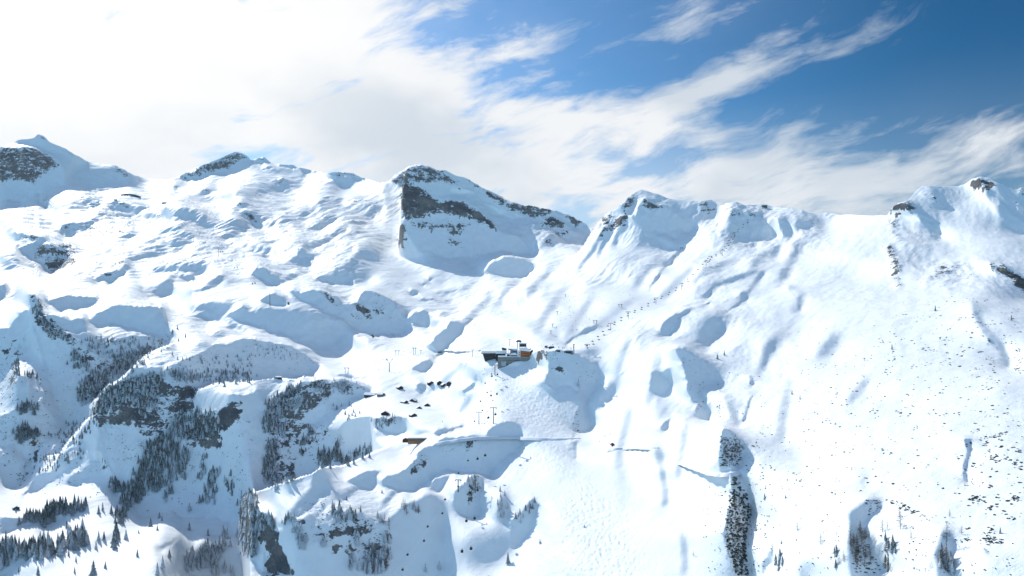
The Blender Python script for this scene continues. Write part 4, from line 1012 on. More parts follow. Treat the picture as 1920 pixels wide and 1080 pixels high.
M = dict(
    snow=plain("packed_snow", (0.80, 0.815, 0.84), 0.7, 0.04, 0.4),
    road=plain("groomed_snow", (0.72, 0.745, 0.785), 0.7, 0.05, 0.5),
    bark=plain("bark", (0.10, 0.075, 0.055), 0.9, 0.3, 1.5),
    spruce=foliage("spruce_needles", (0.022, 0.036, 0.030), (0.060, 0.080, 0.058), 0.13),
    spruce_snowy=foliage("spruce_needles_snowy", (0.035, 0.05, 0.045), (0.085, 0.10, 0.08), 0.28),
    larch=foliage("bare_larch_twigs", (0.075, 0.058, 0.046), (0.14, 0.105, 0.08), 0.02),
    shrub=foliage("dwarf_pine_needles", (0.028, 0.042, 0.034), (0.075, 0.085, 0.06), 0.06),
    steel=plain("grey_steel", (0.10, 0.12, 0.12), 0.5, 0.2, 0.8),
    darkcab=plain("cabin_dark_paint", (0.022, 0.025, 0.03), 0.35, 0.2, 1.0),
    glass=plain("dark_glass", (0.018, 0.025, 0.032), 0.12, 0.3, 0.5),
    wood=plain("weathered_wood", (0.075, 0.050, 0.034), 0.85, 0.35, 0.9),
    darkwood=plain("dark_timber", (0.035, 0.026, 0.022), 0.85, 0.3, 0.9),
    redwood=plain("red_brown_timber", (0.075, 0.028, 0.022), 0.8, 0.3, 0.9),
    honey=plain("honey_timber", (0.26, 0.15, 0.075), 0.8, 0.3, 0.6),
    orange=plain("orange_timber", (0.56, 0.13, 0.04), 0.7, 0.2, 0.7),
    ochre=plain("ochre_balcony", (0.48, 0.20, 0.07), 0.7, 0.2, 0.7),
    white=plain("white_render", (0.70, 0.71, 0.72), 0.8, 0.06, 0.4),
    concrete=plain("grey_green_concrete", (0.215, 0.22, 0.205), 0.85, 0.15, 0.25),
    pale=plain("pale_metal_panel", (0.40, 0.44, 0.48), 0.5, 0.12, 0.4),
    red=plain("red_paint", (0.35, 0.03, 0.025), 0.4, 0.2, 1.0),
    cloth_dark=plain("dark_ski_clothes", (0.03, 0.035, 0.05), 0.8, 0.3, 3.0),
    cloth_red=plain("red_ski_jacket", (0.30, 0.05, 0.04), 0.8, 0.3, 3.0),
    skin=plain("skin", (0.50, 0.33, 0.25), 0.6, 0.1, 3.0),
)


def at(px, py, dz=0.0):
    p = ground(px, py)[0]
    return Vector((p[0], p[1], p[2] + dz))


# ------------------------------------------------------------------ trees
def crown_mesh(seed, h, r, tiers, spokes, droop=0.30, low=0.10):
    """spruce crown: whorls of drooping ragged boughs, each bough a leaf-shaped fan with its own length"""
    rg = random.Random(seed)
    vs, fs = [], []
    for k in range(tiers):
        t = k / (tiers - 1)
        z = h * (low + (1 - low) * (0.02 + 0.93 * t ** 0.92))
        R = r * (1 - t) ** 0.82 * (0.85 + 0.3 * rg.random()) + 0.10
        n = max(5, int(spokes * (0.55 + 0.45 * (1 - t))))
        ph = rg.random() * 6.28
        for s in range(n):
            if rg.random() < 0.10:
                continue
            a = ph + 6.283 * s / n + rg.uniform(-.22, .22)
            L = R * rg.uniform(0.68, 1.12)
            w = L * rg.uniform(0.30, 0.44) + 0.12
            dz = L * droop * rg.uniform(0.7, 1.4)
            ca, sa = math.cos(a), math.sin(a)
            lift = h / tiers * 0.85
            b = len(vs)
            vs += [(0.04 * ca, 0.04 * sa, z + lift), (ca * L * .55 - sa * w, sa * L * .55 + ca * w, z - dz * .45), (ca * L, sa * L, z - dz * 1.05),
                   (ca * L * .55 + sa * w, sa * L * .55 - ca * w, z - dz * .45), (ca * L * .5, sa * L * .5, z + lift * .28 - dz * .1)]
            fs += [(b, b + 1, b + 4), (b + 1, b + 2, b + 4), (b + 2, b + 3, b + 4), (b + 3, b, b + 4), (b, b + 3, b + 2, b + 1)]
    b = len(vs)
    tip = h * 1.03
    vs += [(0, 0, tip)] + [(0.14 * math.cos(6.28 * s / 5), 0.14 * math.sin(6.28 * s / 5), h * 0.9) for s in range(5)]
    fs += [(b, b + 1 + s, b + 1 + (s + 1) % 5) for s in range(5)]
    return vs, fs


def larch_mesh(seed, h, r):
    """leafless crown: thin limbs that sweep out and up, with short twigs"""
    rg = random.Random(seed)
    vs, fs = [], []

    def blade(p, q, w):
        p = Vector(p); q = Vector(q)
        for up in (Vector((0, 0, 1)), Vector((rg.uniform(-1, 1), rg.uniform(-1, 1), 0.1))):
            sd = (q - p).cross(up)
            if sd.length < 1e-5:
                continue
            sd = sd.normalized() * w
            b = len(vs)
            vs.extend([tuple(p - sd), tuple(p + sd), tuple(q)])
            fs.append((b, b + 1, b + 2))
    nb = 44
    for k in range(nb):
        t = k / nb
        z = h * (0.14 + 0.84 * t)
        a = rg.random() * 6.28
        L = r * (1 - t) ** 0.75 * rg.uniform(.7, 1.15) + .2
        p = (0, 0, z); q = (math.cos(a) * L, math.sin(a) * L, z + L * rg.uniform(-.1, .3))
        blade(p, q, 0.09)
        for _ in range(4):
            u = rg.uniform(.3, .95)
            c = [p[i] + (q[i] - p[i]) * u for i in range(3)]
            aa = a + rg.uniform(-1.1, 1.1); l2 = L * rg.uniform(.2, .4)
            blade(c, (c[0] + math.cos(aa) * l2, c[1] + math.sin(aa) * l2, c[2] + l2 * rg.uniform(-.35, .4)), 0.075)
    return vs, fs


def shrub_mesh(seed, n=16):
    """dwarf pine: sprawling clumps of upturned needle tufts"""
    rg = random.Random(seed)
    vs, fs = [], []
    for k in range(n):
        a = rg.random() * 6.28; d = rg.random() ** .6
        cx, cy = math.cos(a) * d, math.sin(a) * d * .8
        hh = rg.uniform(.45, .85) * (1.05 - .5 * d); w = rg.uniform(.2, .38)
        b = len(vs)
        m = 5
        vs += [(cx + rg.uniform(-.1, .1), cy + rg.uniform(-.1, .1), hh)] + [(cx + w * math.cos(6.28 * s / m + a) * rg.uniform(.7, 1.3), cy + w * math.sin(6.28 * s / m + a) * rg.uniform(.7, 1.3), hh * rg.uniform(.15, .5) - .15) for s in range(m)]
        fs += [(b, b + 1 + s, b + 1 + (s + 1) % m) for s in range(m)]
    return vs, fs


def trunk_mb(h, r):
    return MB().tube((0, 0, -1.2), (0, 0, h * .45), r, r * .6, 6).tube((0, 0, h * .45), (0, 0, h), r * .6, r * .12, 5)


PROTO = {}


def make_tree(key, vs, fs, crown_mat, h, r, name):
    root = thing(name, "tree", "tree", (0, -500, -300))
    trunk_mb(h * .98, r).build("trunk", M['bark'], root)
    MB().add(vs, fs).build("crown", crown_mat, root)
    PROTO[key] = [root, np.array(vs), fs, 0]


for q in range(4):
    v_, f_ = crown_mesh(20 + q, 10.0, (2.5, 1.8, 2.9, 2.2)[q], (13, 14, 12, 15)[q], 11)
    make_tree('s%d' % q, v_, f_, M['spruce'], 10.0, .2, "spruce_tree")
for q in range(3):
    v_, f_ = crown_mesh(40 + q, 10.0, (2.3, 2.9, 2.0)[q], 12, 11, .38)
    make_tree('w%d' % q, v_, f_, M['spruce_snowy'], 10.0, .2, "spruce_tree")
for q in range(3):
    v_, f_ = larch_mesh(60 + q, 10.0, (2.7, 2.2, 3.0)[q])
    make_tree('l%d' % q, v_, f_, M['larch'], 10.0, .19, "larch_tree")
for q in range(4):
    v_, f_ = shrub_mesh(80 + q, (16, 22, 12, 18)[q])
    o_ = MB().add(v_, f_).build("dwarf_pine", M['shrub'])
    tag(o_, "shrub", "shrub")
    PROTO['d%d' % q] = [o_, np.array(v_), f_, 0]

# stands: tile, outline, how many, height low-high in metres, mix, label, group
STANDS = [
    ('I', [0,850,60,830,170,900,300,830,420,830,500,770,640,750,660,870,500,890,370,940,300,960,150,970,60,1010,0,1060,-60,1060,-60,850], 95, (13, 22), 'ssww', "tall dark spruce in the row across the sunny valley floor", "spruces in the row on the valley floor"),
    ('I', [100,720,250,630,380,570,640,530,660,580,560,610,420,650,400,700,330,730,250,690], 60, (12, 19), 'ss', "dark spruce in the shaded stream belt behind the valley floor", "spruces along the shaded stream belt"),
    ('I', [1180,80,1300,90,1260,330,1200,450,1120,460,1020,560,980,540,960,480,1050,300,1100,150], 150, (13, 20), 'ssw', "spruce in the dense dark stand on the shaded cliff foot", "spruces of the dense cliff foot stand"),
    ('M', [1330,480,1480,490,1560,480,1660,600,1650,700,1560,690,1450,700,1340,700,1240,650,1320,560], 95, (9, 15), 'sw', "spruce on the shaded slope under the bright snow dome", "spruces below the snow dome"),
    ('I', [1290,130,1340,140,1340,330,1240,520,1220,490,1290,350], 42, (11, 17), 'sw', "spruce in a narrow strip beside the dense cliff foot stand", "spruces of the narrow shaded strip"),
    ('I', [1370,140,1420,180,1400,300,1390,420,1360,360], 22, (10, 16), 'sw', "spruce in a narrow strip beside the dense cliff foot stand", "spruces of the narrow shaded strip"),
    ('I', [1500,240,1560,210,1540,330,1500,400,1480,400], 15, (10, 15), 'sw', "spruce in a small clump on the wide blue shaded slope", "spruce clumps on the blue shaded slope"),
    ('I', [1570,310,1640,310,1620,450,1590,560,1550,550,1530,450], 30, (11, 17), 'sw', "spruce in a small clump on the wide blue shaded slope", "spruce clumps on the blue shaded slope"),
    ('I', [1670,360,1740,390,1760,470,1720,490], 12, (10, 15), 'sl', "spruce in a small clump on the wide blue shaded slope", "spruce clumps on the blue shaded slope"),
    ('M', [600,270,680,190,760,190,820,130,1000,110,1080,110,960,200,860,240,760,340,640,430,590,390], 130, (8, 14), 'sw', "spruce in the shaded hollow behind the sunlit spur crest", "spruces of the shaded hollow"),
    ('M', [520,30,560,20,640,120,680,160,640,190,560,120], 40, (8, 13), 'sw', "spruce in the shaded hollow behind the sunlit spur crest", "spruces of the shaded hollow"),
    ('M', [840,40,1100,0,1160,10,1060,80,960,160,840,120], 75, (7, 11), 'sw', "spruce in the shaded hollow behind the sunlit spur crest", "spruces of the shaded hollow"),
    ('M', [810,310,880,270,990,230,1080,200,1200,190,1220,260,1160,380,1180,460,1040,520,1000,400,900,440,840,500,780,490,700,490,690,440], 170, (7, 13), 'sww', "snow dusted spruce on the dark rocky cliff of the spur", "spruces on the spur cliff"),
    ('M', [1230,150,1480,200,1900,200,1900,245,1600,260,1340,255], 80, (7, 12), 'sw', "spruce along the foot of the shaded slope behind the snow dome", "spruces behind the snow dome"),
    ('M', [1300,80,1900,20,1900,190,1400,190], 45, (5, 9), 'sw', "small lone spruce scattered on the shaded slope behind the snow dome", "small spruces scattered behind the snow dome"),
    ('N', [80,400,170,350,220,430,200,520,150,600,120,640,60,640], 60, (8, 14), 'sw', "spruce on the dark rock rib below the snow dome", "spruces on the dark rock rib"),
    ('N', [150,700,130,900,110,1030,60,980,70,850,90,760,110,700], 80, (8, 13), 'sw', "spruce on the dark rock rib below the snow dome", "spruces on the dark rock rib"),
    ('N', [150,600,240,570,240,640,200,700], 20, (8, 12), 'w', "spruce on the dark rock rib below the snow dome", "spruces on the dark rock rib"),
    ('N', [170,340,240,270,340,260,330,340,220,360], 30, (7, 12), 'sw', "spruce on the rocky shoulder above the huts", "spruces on the rocky shoulder"),
    ('N', [230,410,330,390,420,410,330,470,240,490], 40, (6, 11), 'w', "spruce on the rocky shoulder above the huts", "spruces on the rocky shoulder"),
    ('N', [560,250,700,230,720,300,600,320], 34, (5, 10), 'w', "spruce on the rocky shoulder above the huts", "spruces on the rocky shoulder"),
    ('N', [400,260,560,230,560,340,440,360], 22, (5, 9), 'w', "spruce on the rocky shoulder above the huts", "spruces on the rocky shoulder"),
    ('N', [160,920,300,965,290,995,150,1035], 25, (7, 12), 'sw', "spruce on the dark rock rib below the snow dome", "spruces on the dark rock rib"),
    ('N', [390,610,430,580,440,640,390,680], 10, (8, 13), 's', "spruce on the broken slope beside the shaded gully", "spruces beside the shaded gully"),
    ('N', [330,700,370,690,360,790,320,830], 14, (8, 13), 's', "spruce on the broken slope beside the shaded gully", "spruces beside the shaded gully"),
    ('N', [440,740,520,770,640,790,620,870,480,880], 30, (9, 16), 'ss', "dark spruce in the belt behind the white crest", "spruces behind the white crest"),
    ('N', [590,730,620,740,640,850,590,840], 12, (11, 19), 's', "dark spruce in the belt behind the white crest", "spruces behind the white crest"),
    ('N', [640,840,760,750,850,730,880,750,820,800,700,850], 38, (8, 13), 'ssl', "dark spruce in the belt behind the white crest", "spruces behind the white crest"),
    ('I', [1800,510,1920,490,1920,950,1800,930], 85, (9, 15), 'sww', "snowy spruce clinging to the steep brown cliff", "spruces on the steep brown cliff"),
    ('J', [0,630,120,660,150,720,60,760,0,750], 26, (7, 12), 'sw', "snowy spruce clinging to the steep brown cliff", "spruces on the steep brown cliff"),
    ('I', [1400,960,1500,890,1560,840,1600,910,1680,790,1740,790,1700,860,1650,970,1540,1020,1420,1075], 55, (12, 19), 'www', "snow dusted spruce in the stand under the brown cliff", "spruces below the brown cliff"),
    ('I', [1570,990,1760,1030,1760,1080,1580,1080], 14, (11, 17), 'w', "snow dusted spruce in the stand under the brown cliff", "spruces below the brown cliff"),
    ('J', [790,990,840,910,900,880,1000,890,1000,1000,960,1075,800,1075], 40, (9, 16), 'wwl', "snowy tree in the thick clump low on the shaded slope", "trees of the thick low clump"),
    ('J', [700,940,750,970,720,1060,690,1030], 8, (9, 14), 'wl', "snowy tree in a small clump above the shaded basin", "small clumps above the shaded basin"),
    ('J', [500,810,530,910,490,890], 5, (8, 13), 'w', "snowy tree in a small clump above the shaded basin", "small clumps above the shaded basin"),
    ('J', [270,770,350,770,380,900,320,890], 20, (8, 13), 'w', "snowy tree in a small clump above the shaded basin", "small clumps above the shaded basin"),
    ('J', [560,590,720,610,740,750,600,710], 24, (6, 11), 'sw', "small spruce scattered on the sunny shoulder with long shadows", "spruces on the sunny shoulder"),
    ('J', [180,640,300,640,280,720,190,720], 12, (6, 10), 'sw', "small spruce scattered on the sunny shoulder with long shadows", "spruces on the sunny shoulder"),
    ('J', [850,650,950,650,1020,710,1000,770,900,690], 10, (7, 11), 'lw', "brown larch on the slope above the shaded basin", "larches above the shaded basin"),
    ('J', [1090,560,1130,570,1130,640,1090,610], 6, (8, 12), 'l', "brown larch on the slope above the shaded basin", "larches above the shaded basin"),
    ('J', [1170,580,1220,570,1230,640,1180,630], 6, (8, 12), 'l', "brown larch on the slope above the shaded basin", "larches above the shaded basin"),
    ('J', [730,780,770,800,770,890,740,860], 8, (8, 13), 'w', "snowy tree in a small clump above the shaded basin", "small clumps above the shaded basin"),
    ('J', [960,790,1010,820,1010,890,970,860], 6, (8, 13), 'wl', "snowy tree in a small clump above the shaded basin", "small clumps above the shaded basin"),
    ('N', [860,545,940,505,1080,505,1060,560,940,575,860,560], 25, (5, 9), 'ws', "small spruce on the shaded knoll below the huts", "spruces on the hut knoll"),
    ('N', [560,430,640,390,740,420,780,470,700,540,600,480], 14, (6, 10), 's', "small spruce on the sunny slope near the huts", "spruces on the slope near the huts"),
    ('L', [610,800,720,740,760,880,780,1010,640,1020], 26, (7, 11), 'lld', "bare larch in the thicket of the shaded right gully", "larches of the shaded gully"),
    ('L', [880,820,960,870,970,960,920,940,880,890], 8, (6, 9), 's', "green spruce clump between two snowy gullies", "spruces between the gullies"),
    ('L', [490,900,570,940,580,1000,510,1060], 8, (6, 9), 'sl', "green spruce beside the larch thicket of the gully", "spruces beside the larch thicket"),
    ('L', [870,980,920,990,930,1075,880,1070], 6, (7, 10), 'sl', "green spruce clump between two snowy gullies", "spruces between the gullies"),
    ('L', [1280,930,1370,940,1380,1080,1270,1075], 16, (6, 10), 'slw', "snowy tree in the second shaded gully of the slope", "trees of the second gully"),
    ('L', [50,940,120,940,90,1075,60,1080], 8, (6, 9), 's', "green spruce on the bank beside the dark ravine", "spruces beside the dark ravine"),
    ('K', [1650,450,1770,490,1800,610,1780,690,1740,800,1760,950,1780,1080,1680,1080,1620,880,1600,740,1640,630], 210, (2.6, 5.0), 'lll', "small bare grey brown tree filling the dark ravine", "bare trees in the dark ravine"),
    ('K', [1580,60,1680,60,1740,120,1700,230,1560,260,1590,160], 90, (2.6, 5.0), 'lll', "small bare grey brown tree filling the dark ravine", "bare trees in the dark ravine"),
    ('I', [120,20,300,0,310,60,200,100,130,100], 30, (10, 15), 's', "dark spruce in the shaded side valley by the frame edge", "spruces of the shaded side valley"),
    ('M', [130,440,180,400,230,420,290,470,240,510,140,510], 34, (9, 14), 's', "dark spruce in the shaded side valley by the frame edge", "spruces of the shaded side valley"),
    ('M', [120,600,200,580,300,620,290,680,130,700], 36, (9, 14), 's', "dark spruce in the shaded side valley by the frame edge", "spruces of the shaded side valley"),
    ('M', [100,90,140,80,150,190,110,200], 14, (9, 14), 's', "dark spruce in the shaded side valley by the frame edge", "spruces of the shaded side valley"),
    ('M', [170,180,280,170,280,220,190,210], 12, (9, 14), 's', "dark spruce in the shaded side valley by the frame edge", "spruces of the shaded side valley"),
    ('M', [400,650,680,490,720,560,660,680,480,720], 45, (6, 10), 's', "small spruce on the sunlit spur with long shadows", "spruces on the sunlit spur"),
    ('M', [300,840,560,690,640,780,420,900,260,960], 45, (5, 9), 's', "small spruce on the sunlit spur with long shadows", "spruces on the sunlit spur"),
    ('E', [620,600,1000,590,1200,620,1180,700,900,740,760,740,640,700], 70, (6, 11), 'sw', "spruce on the dark slope under the rounded snow shoulder", "spruces under the snow shoulder"),
    ('E', [280,330,330,460,440,560,540,620,520,660,400,600,300,520,250,400], 60, (6, 10), 'sw', "spruce along the rock rib beside the rounded snow shoulder", "spruces along the rock rib"),
    ('F', [0,640,180,650,300,720,300,780,160,740,0,720], 40, (3.5, 6), 'ws', "tiny shrubby spruce dotted over the shaded slope below the glacier", "tiny spruces dotted below the glacier"),
    ('I', [800,400,860,360,940,440,920,500,840,440], 22, (11, 16), 's', "dark spruce at the mouth of the shaded gorge", "spruces at the gorge mouth"),
    ('I', [880,560,960,500,980,580,900,720,870,720], 26, (12, 18), 's', "dark spruce on the sunny rib below the dense stand", "spruces on the sunny rib"),
    ('I', [830,760,890,730,900,830,850,890], 10, (13, 18), 's', "dark spruce on the sunny rib below the dense stand", "spruces on the sunny rib"),
    ('J', [1830,440,1880,480,1880,600,1840,690,1810,640], 14, (6, 10), 'w', "snowy spruce on the small knoll beside the moguls", "spruces on the mogul knoll"),
    ('J', [1600,360,1690,350,1700,440,1640,470,1580,420], 10, (6, 9), 'w', "snowy spruce around the pylon on the knoll", "spruces around the pylon knoll"),
    ('K', [20,640,160,500,180,560,60,700], 12, (6, 9), 'sw', "dark spruce on the shaded edge of the mogul field", "spruces at the mogul field edge"),
]
LONE = [   # base point (tile, x, y), height, kind, label
    ('I', 700, 1076, 20, 's', "tall lone spruce at the bottom edge of the white valley floor"), ('I', 285, 1078, 14, 's', "lone spruce at the bottom edge below the long tree row"),
    ('I', 1130, 715, 15, 's', "lone spruce on the bright snow ramp casting a long shadow"), ('I', 1195, 655, 11, 's', "upper spruce of the close pair at the shadow edge"),
    ('I', 1215, 672, 9, 's', "lower spruce of the close pair at the shadow edge"), ('I', 1180, 742, 9, 's', "small spruce just below the lone spruce on the ramp"),
    ('I', 1420, 742, 14, 's', "lone spruce at the edge of the blue slope shadow"), ('I', 1560, 782, 12, 's', "spruce between the shadow edge and the snowy stand"),
    ('I', 865, 632, 14, 's', "spruce standing beside the dark gorge mouth in sun"), ('I', 740, 615, 14, 's', "first spruce of the row of three by the stream belt"),
    ('I', 770, 592, 14, 's', "second spruce of the row of three by the stream belt"), ('I', 1220, 1030, 18, 'w', "broad snowy spruce on the sunny slope under the cliff stand"),
    ('I', 1270, 950, 13, 's', "spruce above the broad snowy one on the sunny slope"), ('I', 1180, 1078, 17, 'w', "spruce cut by the bottom edge beside the broad snowy one"),
    ('I', 1420, 600, 15, 'w', "lone snow dusted spruce in the middle of the blue slope"), ('I', 1497, 535, 14, 's', "slim lone spruce low on the blue shaded slope"),
    ('I', 1730, 335, 13, 's', "lone spruce high on the wide blue shaded slope"), ('I', 500, 722, 12, 's', "slim spruce in the clearing above the long tree row"),
    ('I', 515, 932, 10, 's', "spruce just in front of the long tree row"), ('I', 570, 975, 9, 's', "small leaning shadowed spruce alone on the valley snow"),
    ('I', 790, 1027, 10, 's', "small lone spruce in the middle of the white floor"), ('I', 560, 1062, 9, 's', "small spruce low on the white floor near the row"),
    ('I', 1030, 942, 11, 's', "lone spruce with a long shadow on the open ramp"), ('I', 1040, 766, 6, 's', "tiny spruce on the smooth open ramp"), ('I', 138, 1060, 8, 's', "tiny spruce by the frame corner below the tree row"),
    ('I', 720, 880, 13, 'w', "snowy spruce group leader right of the long tree row"), ('I', 780, 812, 14, 's', "spruce at the upper end of the long tree row"), ('I', 740, 815, 15, 'w', "broad spruce at the upper end of the long tree row"),
    ('I', 945, 805, 15, 'w', "broad snowy spruce on the sunny ramp below the rib"), ('I', 120, 602, 9, 's', "spruce beside the small farm hut on the valley floor"),
    ('J', 1890, 992, 14, 's', "dark lone spruce on the sunny slope by the mogul field"), ('J', 1270, 1052, 10, 'w', "snowy spruce on the shaded slope below the gondolas"), ('J', 1375, 1032, 10, 'w', "snowy spruce at the shadow edge below the gondolas"),
    ('J', 785, 640, 9, 's', "lone spruce with a long shadow on the sunny shoulder"), ('J', 945, 482, 5, 's', "tiny spruce by the shaded bowl on the crest"), ('J', 680, 530, 6, 's', "small spruce in the snow below the shaded bowl"),
    ('E', 1392, 588, 11, 's', "dark lone spruce high on the sunlit spur ridge"), ('E', 1340, 622, 10, 's', "dark spruce lower on the sunlit spur ridge"), ('E', 1295, 566, 14, 's', "taller spruce of the pair where the rib meets the spur"),
    ('E', 1330, 530, 10, 's', "shorter spruce of the pair where the rib meets the spur"), ('M', 1292, 52, 8, 's', "lone spruce on the bright spur snow above the dome"),
    ('G', 1540, 548, 8.5, 's', "larger spruce of the pair on the white ridge above the gully"), ('G', 1592, 520, 8, 's', "smaller spruce of the pair on the white ridge above the gully"), ('G', 497, 740, 12, 'w', "lone snowy spruce in the shaded flank of the station knoll"),
    ('G', 1560, 795, 6, 'l', "small larch with a shadow beside the shaded gully"), ('G', 1545, 745, 6, 'l', "small pale larch above the shaded gully bushes"),
    ('H', 930, 475, 8, 's', "lone spruce at the lower end of the dwarf pine belt"), ('H', 240, 845, 6, 's', "right hand spruce of the small pair on the white slope"), ('H', 180, 812, 6, 's', "left hand spruce of the small pair on the white slope"),
    ('H', 1825, 252, 8, 's', "rounded dark spruce on the bright slope near the frame edge"), ('H', 1255, 180, 9, 's', "dark spruce at the top of the dwarf pine belt"),
    ('K', 210, 838, 6, 's', "small spruce with a long shadow on the mogul field"), ('K', 545, 712, 4, 's', "tiny spruce in the middle of the mogul field"), ('K', 170, 535, 8, 's', "spruce at the top of the shaded mogul edge"),
    ('K', 1360, 935, 6, 'l', "small larch with a long shadow on the smooth white run"), ('K', 1830, 750, 7, 's', "spruce on the white bank right of the dark ravine"), ('K', 1895, 515, 7, 's', "spruce high on the bank beside the dark ravine"),
    ('L', 992, 742, 13, 'l', "tall brown larch casting a blue shadow between the gullies"), ('L', 985, 655, 9, 'l', "smaller brown larch just above the tall one"), ('L', 858, 760, 10, 'l', "brown larch left of the tall larch"), ('L', 895, 745, 7, 'l', "thin larch between the two brown larches"),
    ('L', 220, 757, 8.5, 'l', "thin leafless larch alone on the white slope"), ('L', 395, 850, 9.5, 'l', "brown larch on the snow left of the gully thicket"), ('L', 30, 920, 11, 'l', "big brown larch on the bank near the dark ravine"),
    ('L', 1362, 648, 6, 'l', "small brown larch with a blue shadow by the faint track"), ('L', 1342, 835, 13, 'l', "tall larch at the head of the second gully"), ('L', 1452, 772, 6, 'l', "small larch right of the second gully head"),
    ('L', 1072, 815, 8, 'l', "larch low on the snow right of the tall larch"), ('L', 132, 505, 4, 's', "tiny pointed spruce on the white slope above the larches"), ('L', 100, 845, 4, 's', "tiny spruce beside the big brown larch"), ('L', 512, 780, 4.5, 'l', "tiny larch at the gully edge"), ('L', 1742, 770, 4.5, 's', "tiny spruce above the rock overhang"),
]


def scatter(tile, flat, n, rg, clump=0.0):
    poly = P_(tile, flat)
    lo, hi = poly.min(axis=0), poly.max(axis=0)
    out = []
    for _ in range(400):
        p = rg.uniform(lo, hi, (n * 3, 2))
        p = p[in_poly(poly, p[:, 0], p[:, 1])]
        if clump:
            g = perlin(p[:, 0] / 26.0 + 3.1, p[:, 1] / 15.0 + 8.7) + 0.6 * perlin(p[:, 0] / 9.0, p[:, 1] / 6.0)
            p = p[rg.random(len(p)) < np.clip(0.12 + 1.5 * clump * g, 0.01, 1)]
        out.append(p)
        if sum(len(q) for q in out) >= n:
            break
    return np.concatenate(out)[:n]


def plant_trees():
    rg = np.random.default_rng(5)
    spots = []      # px, py, height, key, label, group
    for tile, flat, n, (h0, h1), mix, label, group in STANDS:
        n = int(n * (1.75 if n >= 55 else 1.35 if n >= 20 else 1.0))
        for p in scatter(tile, flat, n, rg) + rg.normal(size=(n, 2)) * np.array([4.0, 2.6]) * min(1.0, n / 40.0):
            k = mix[rg.integers(len(mix))]
            if k == 'd':
                k = 'l'
            lab = label
            spots.append([p[0], p[1], rg.uniform(h0, h1), k, lab, group])
    for tile, x, y, h, k, label in LONE:
        ox, oy = TILE[tile]
        spots.append([ox + x / 4, oy + y / 4, h, k, label, None])
    px = np.array([s[0] for s in spots]); py = np.array([s[1] for s in spots])
    G = ground(px, py)
    size = np.array([s[2] for s in spots]) / G[:, 1]
    inframe = (px > -4) & (px < 1924) & (py < 1086)
    rank = np.where(inframe, size, 0) + np.array([10.0 if s[5] is None else 0.0 for s in spots])
    is_l = np.array([s[3] == 'l' for s in spots])
    solo = np.zeros(len(spots), bool)
    for sel, lim in ((~is_l, 296), (is_l, 200)):
        idx = np.nonzero(sel)[0]
        solo[idx[np.argsort(-rank[idx])][:lim]] = True
    rest = {'s': [[], []], 'w': [[], []], 'l': [[], []]}
    nvar = {'s': 4, 'w': 3, 'l': 3}
    for i, (a, b, h, k, lab, group) in enumerate(spots):
        key = k + str(rg.integers(nvar[k]))
        sc = h / 10.0
        loc = (G[i, 0], G[i, 1], G[i, 2] - 0.25)
        rz = float(rg.uniform(0, 6.28))
        if solo[i]:
            root = PROTO[key][0]
            if k == 'l' and group:                       # larches of a mixed stand get their own wording
                lab = lab.replace("spruce", "larch").replace("green ", "brown ").replace("dark ", "brown ") if "spruce" in lab else lab
                group = group.replace("spruces", "larches")
            if PROTO[key][3] == 0:
                PROTO[key][3] = 1
                root.location = loc; root.rotation_euler = (0, 0, rz); root.scale = (sc,) * 3
                root["label"] = lab
                if group:
                    root["group"] = group
            else:
                dup(root, loc, rz, lab, group, sc)
        else:
            v = PROTO[key][1] * sc
            c, s_ = math.cos(rz), math.sin(rz)
            w = np.stack([v[:, 0] * c - v[:, 1] * s_ + loc[0], v[:, 0] * s_ + v[:, 1] * c + loc[1], v[:, 2] + loc[2]], axis=1)
            vs, fs = rest[k]
            fs.append((sum(len(q) for q in vs), PROTO[key][2]))
            vs.append(w)
    for k, (vs, fs) in rest.items():
        if not vs:
            continue
        allf = [tuple(o + j for j in f) for o, ff in fs for f in ff]
        me = bpy.data.meshes.new("forest")
        me.from_pydata(np.concatenate(vs).tolist(), [], allf)
        me.materials.append({'s': M['spruce'], 'w': M['spruce_snowy'], 'l': M['larch']}[k])
        o = bpy.data.objects.new("forest", me); COL.objects.link(o)
        o["kind"] = "stuff"
        tag(o, {'s': "dark spruce forest filling the far shaded hollows", 'w': "snow dusted spruce forest on the far shaded cliffs", 'l': "bare larch and alder thicket on the far slopes"}[k], "forest")
    for key, pr in PROTO.items():
        if pr[3] == 0 and key[0] != 'd':
            for ch in list(pr[0].children):
                bpy.data.objects.remove(ch)
            bpy.data.objects.remove(pr[0])


plant_trees()

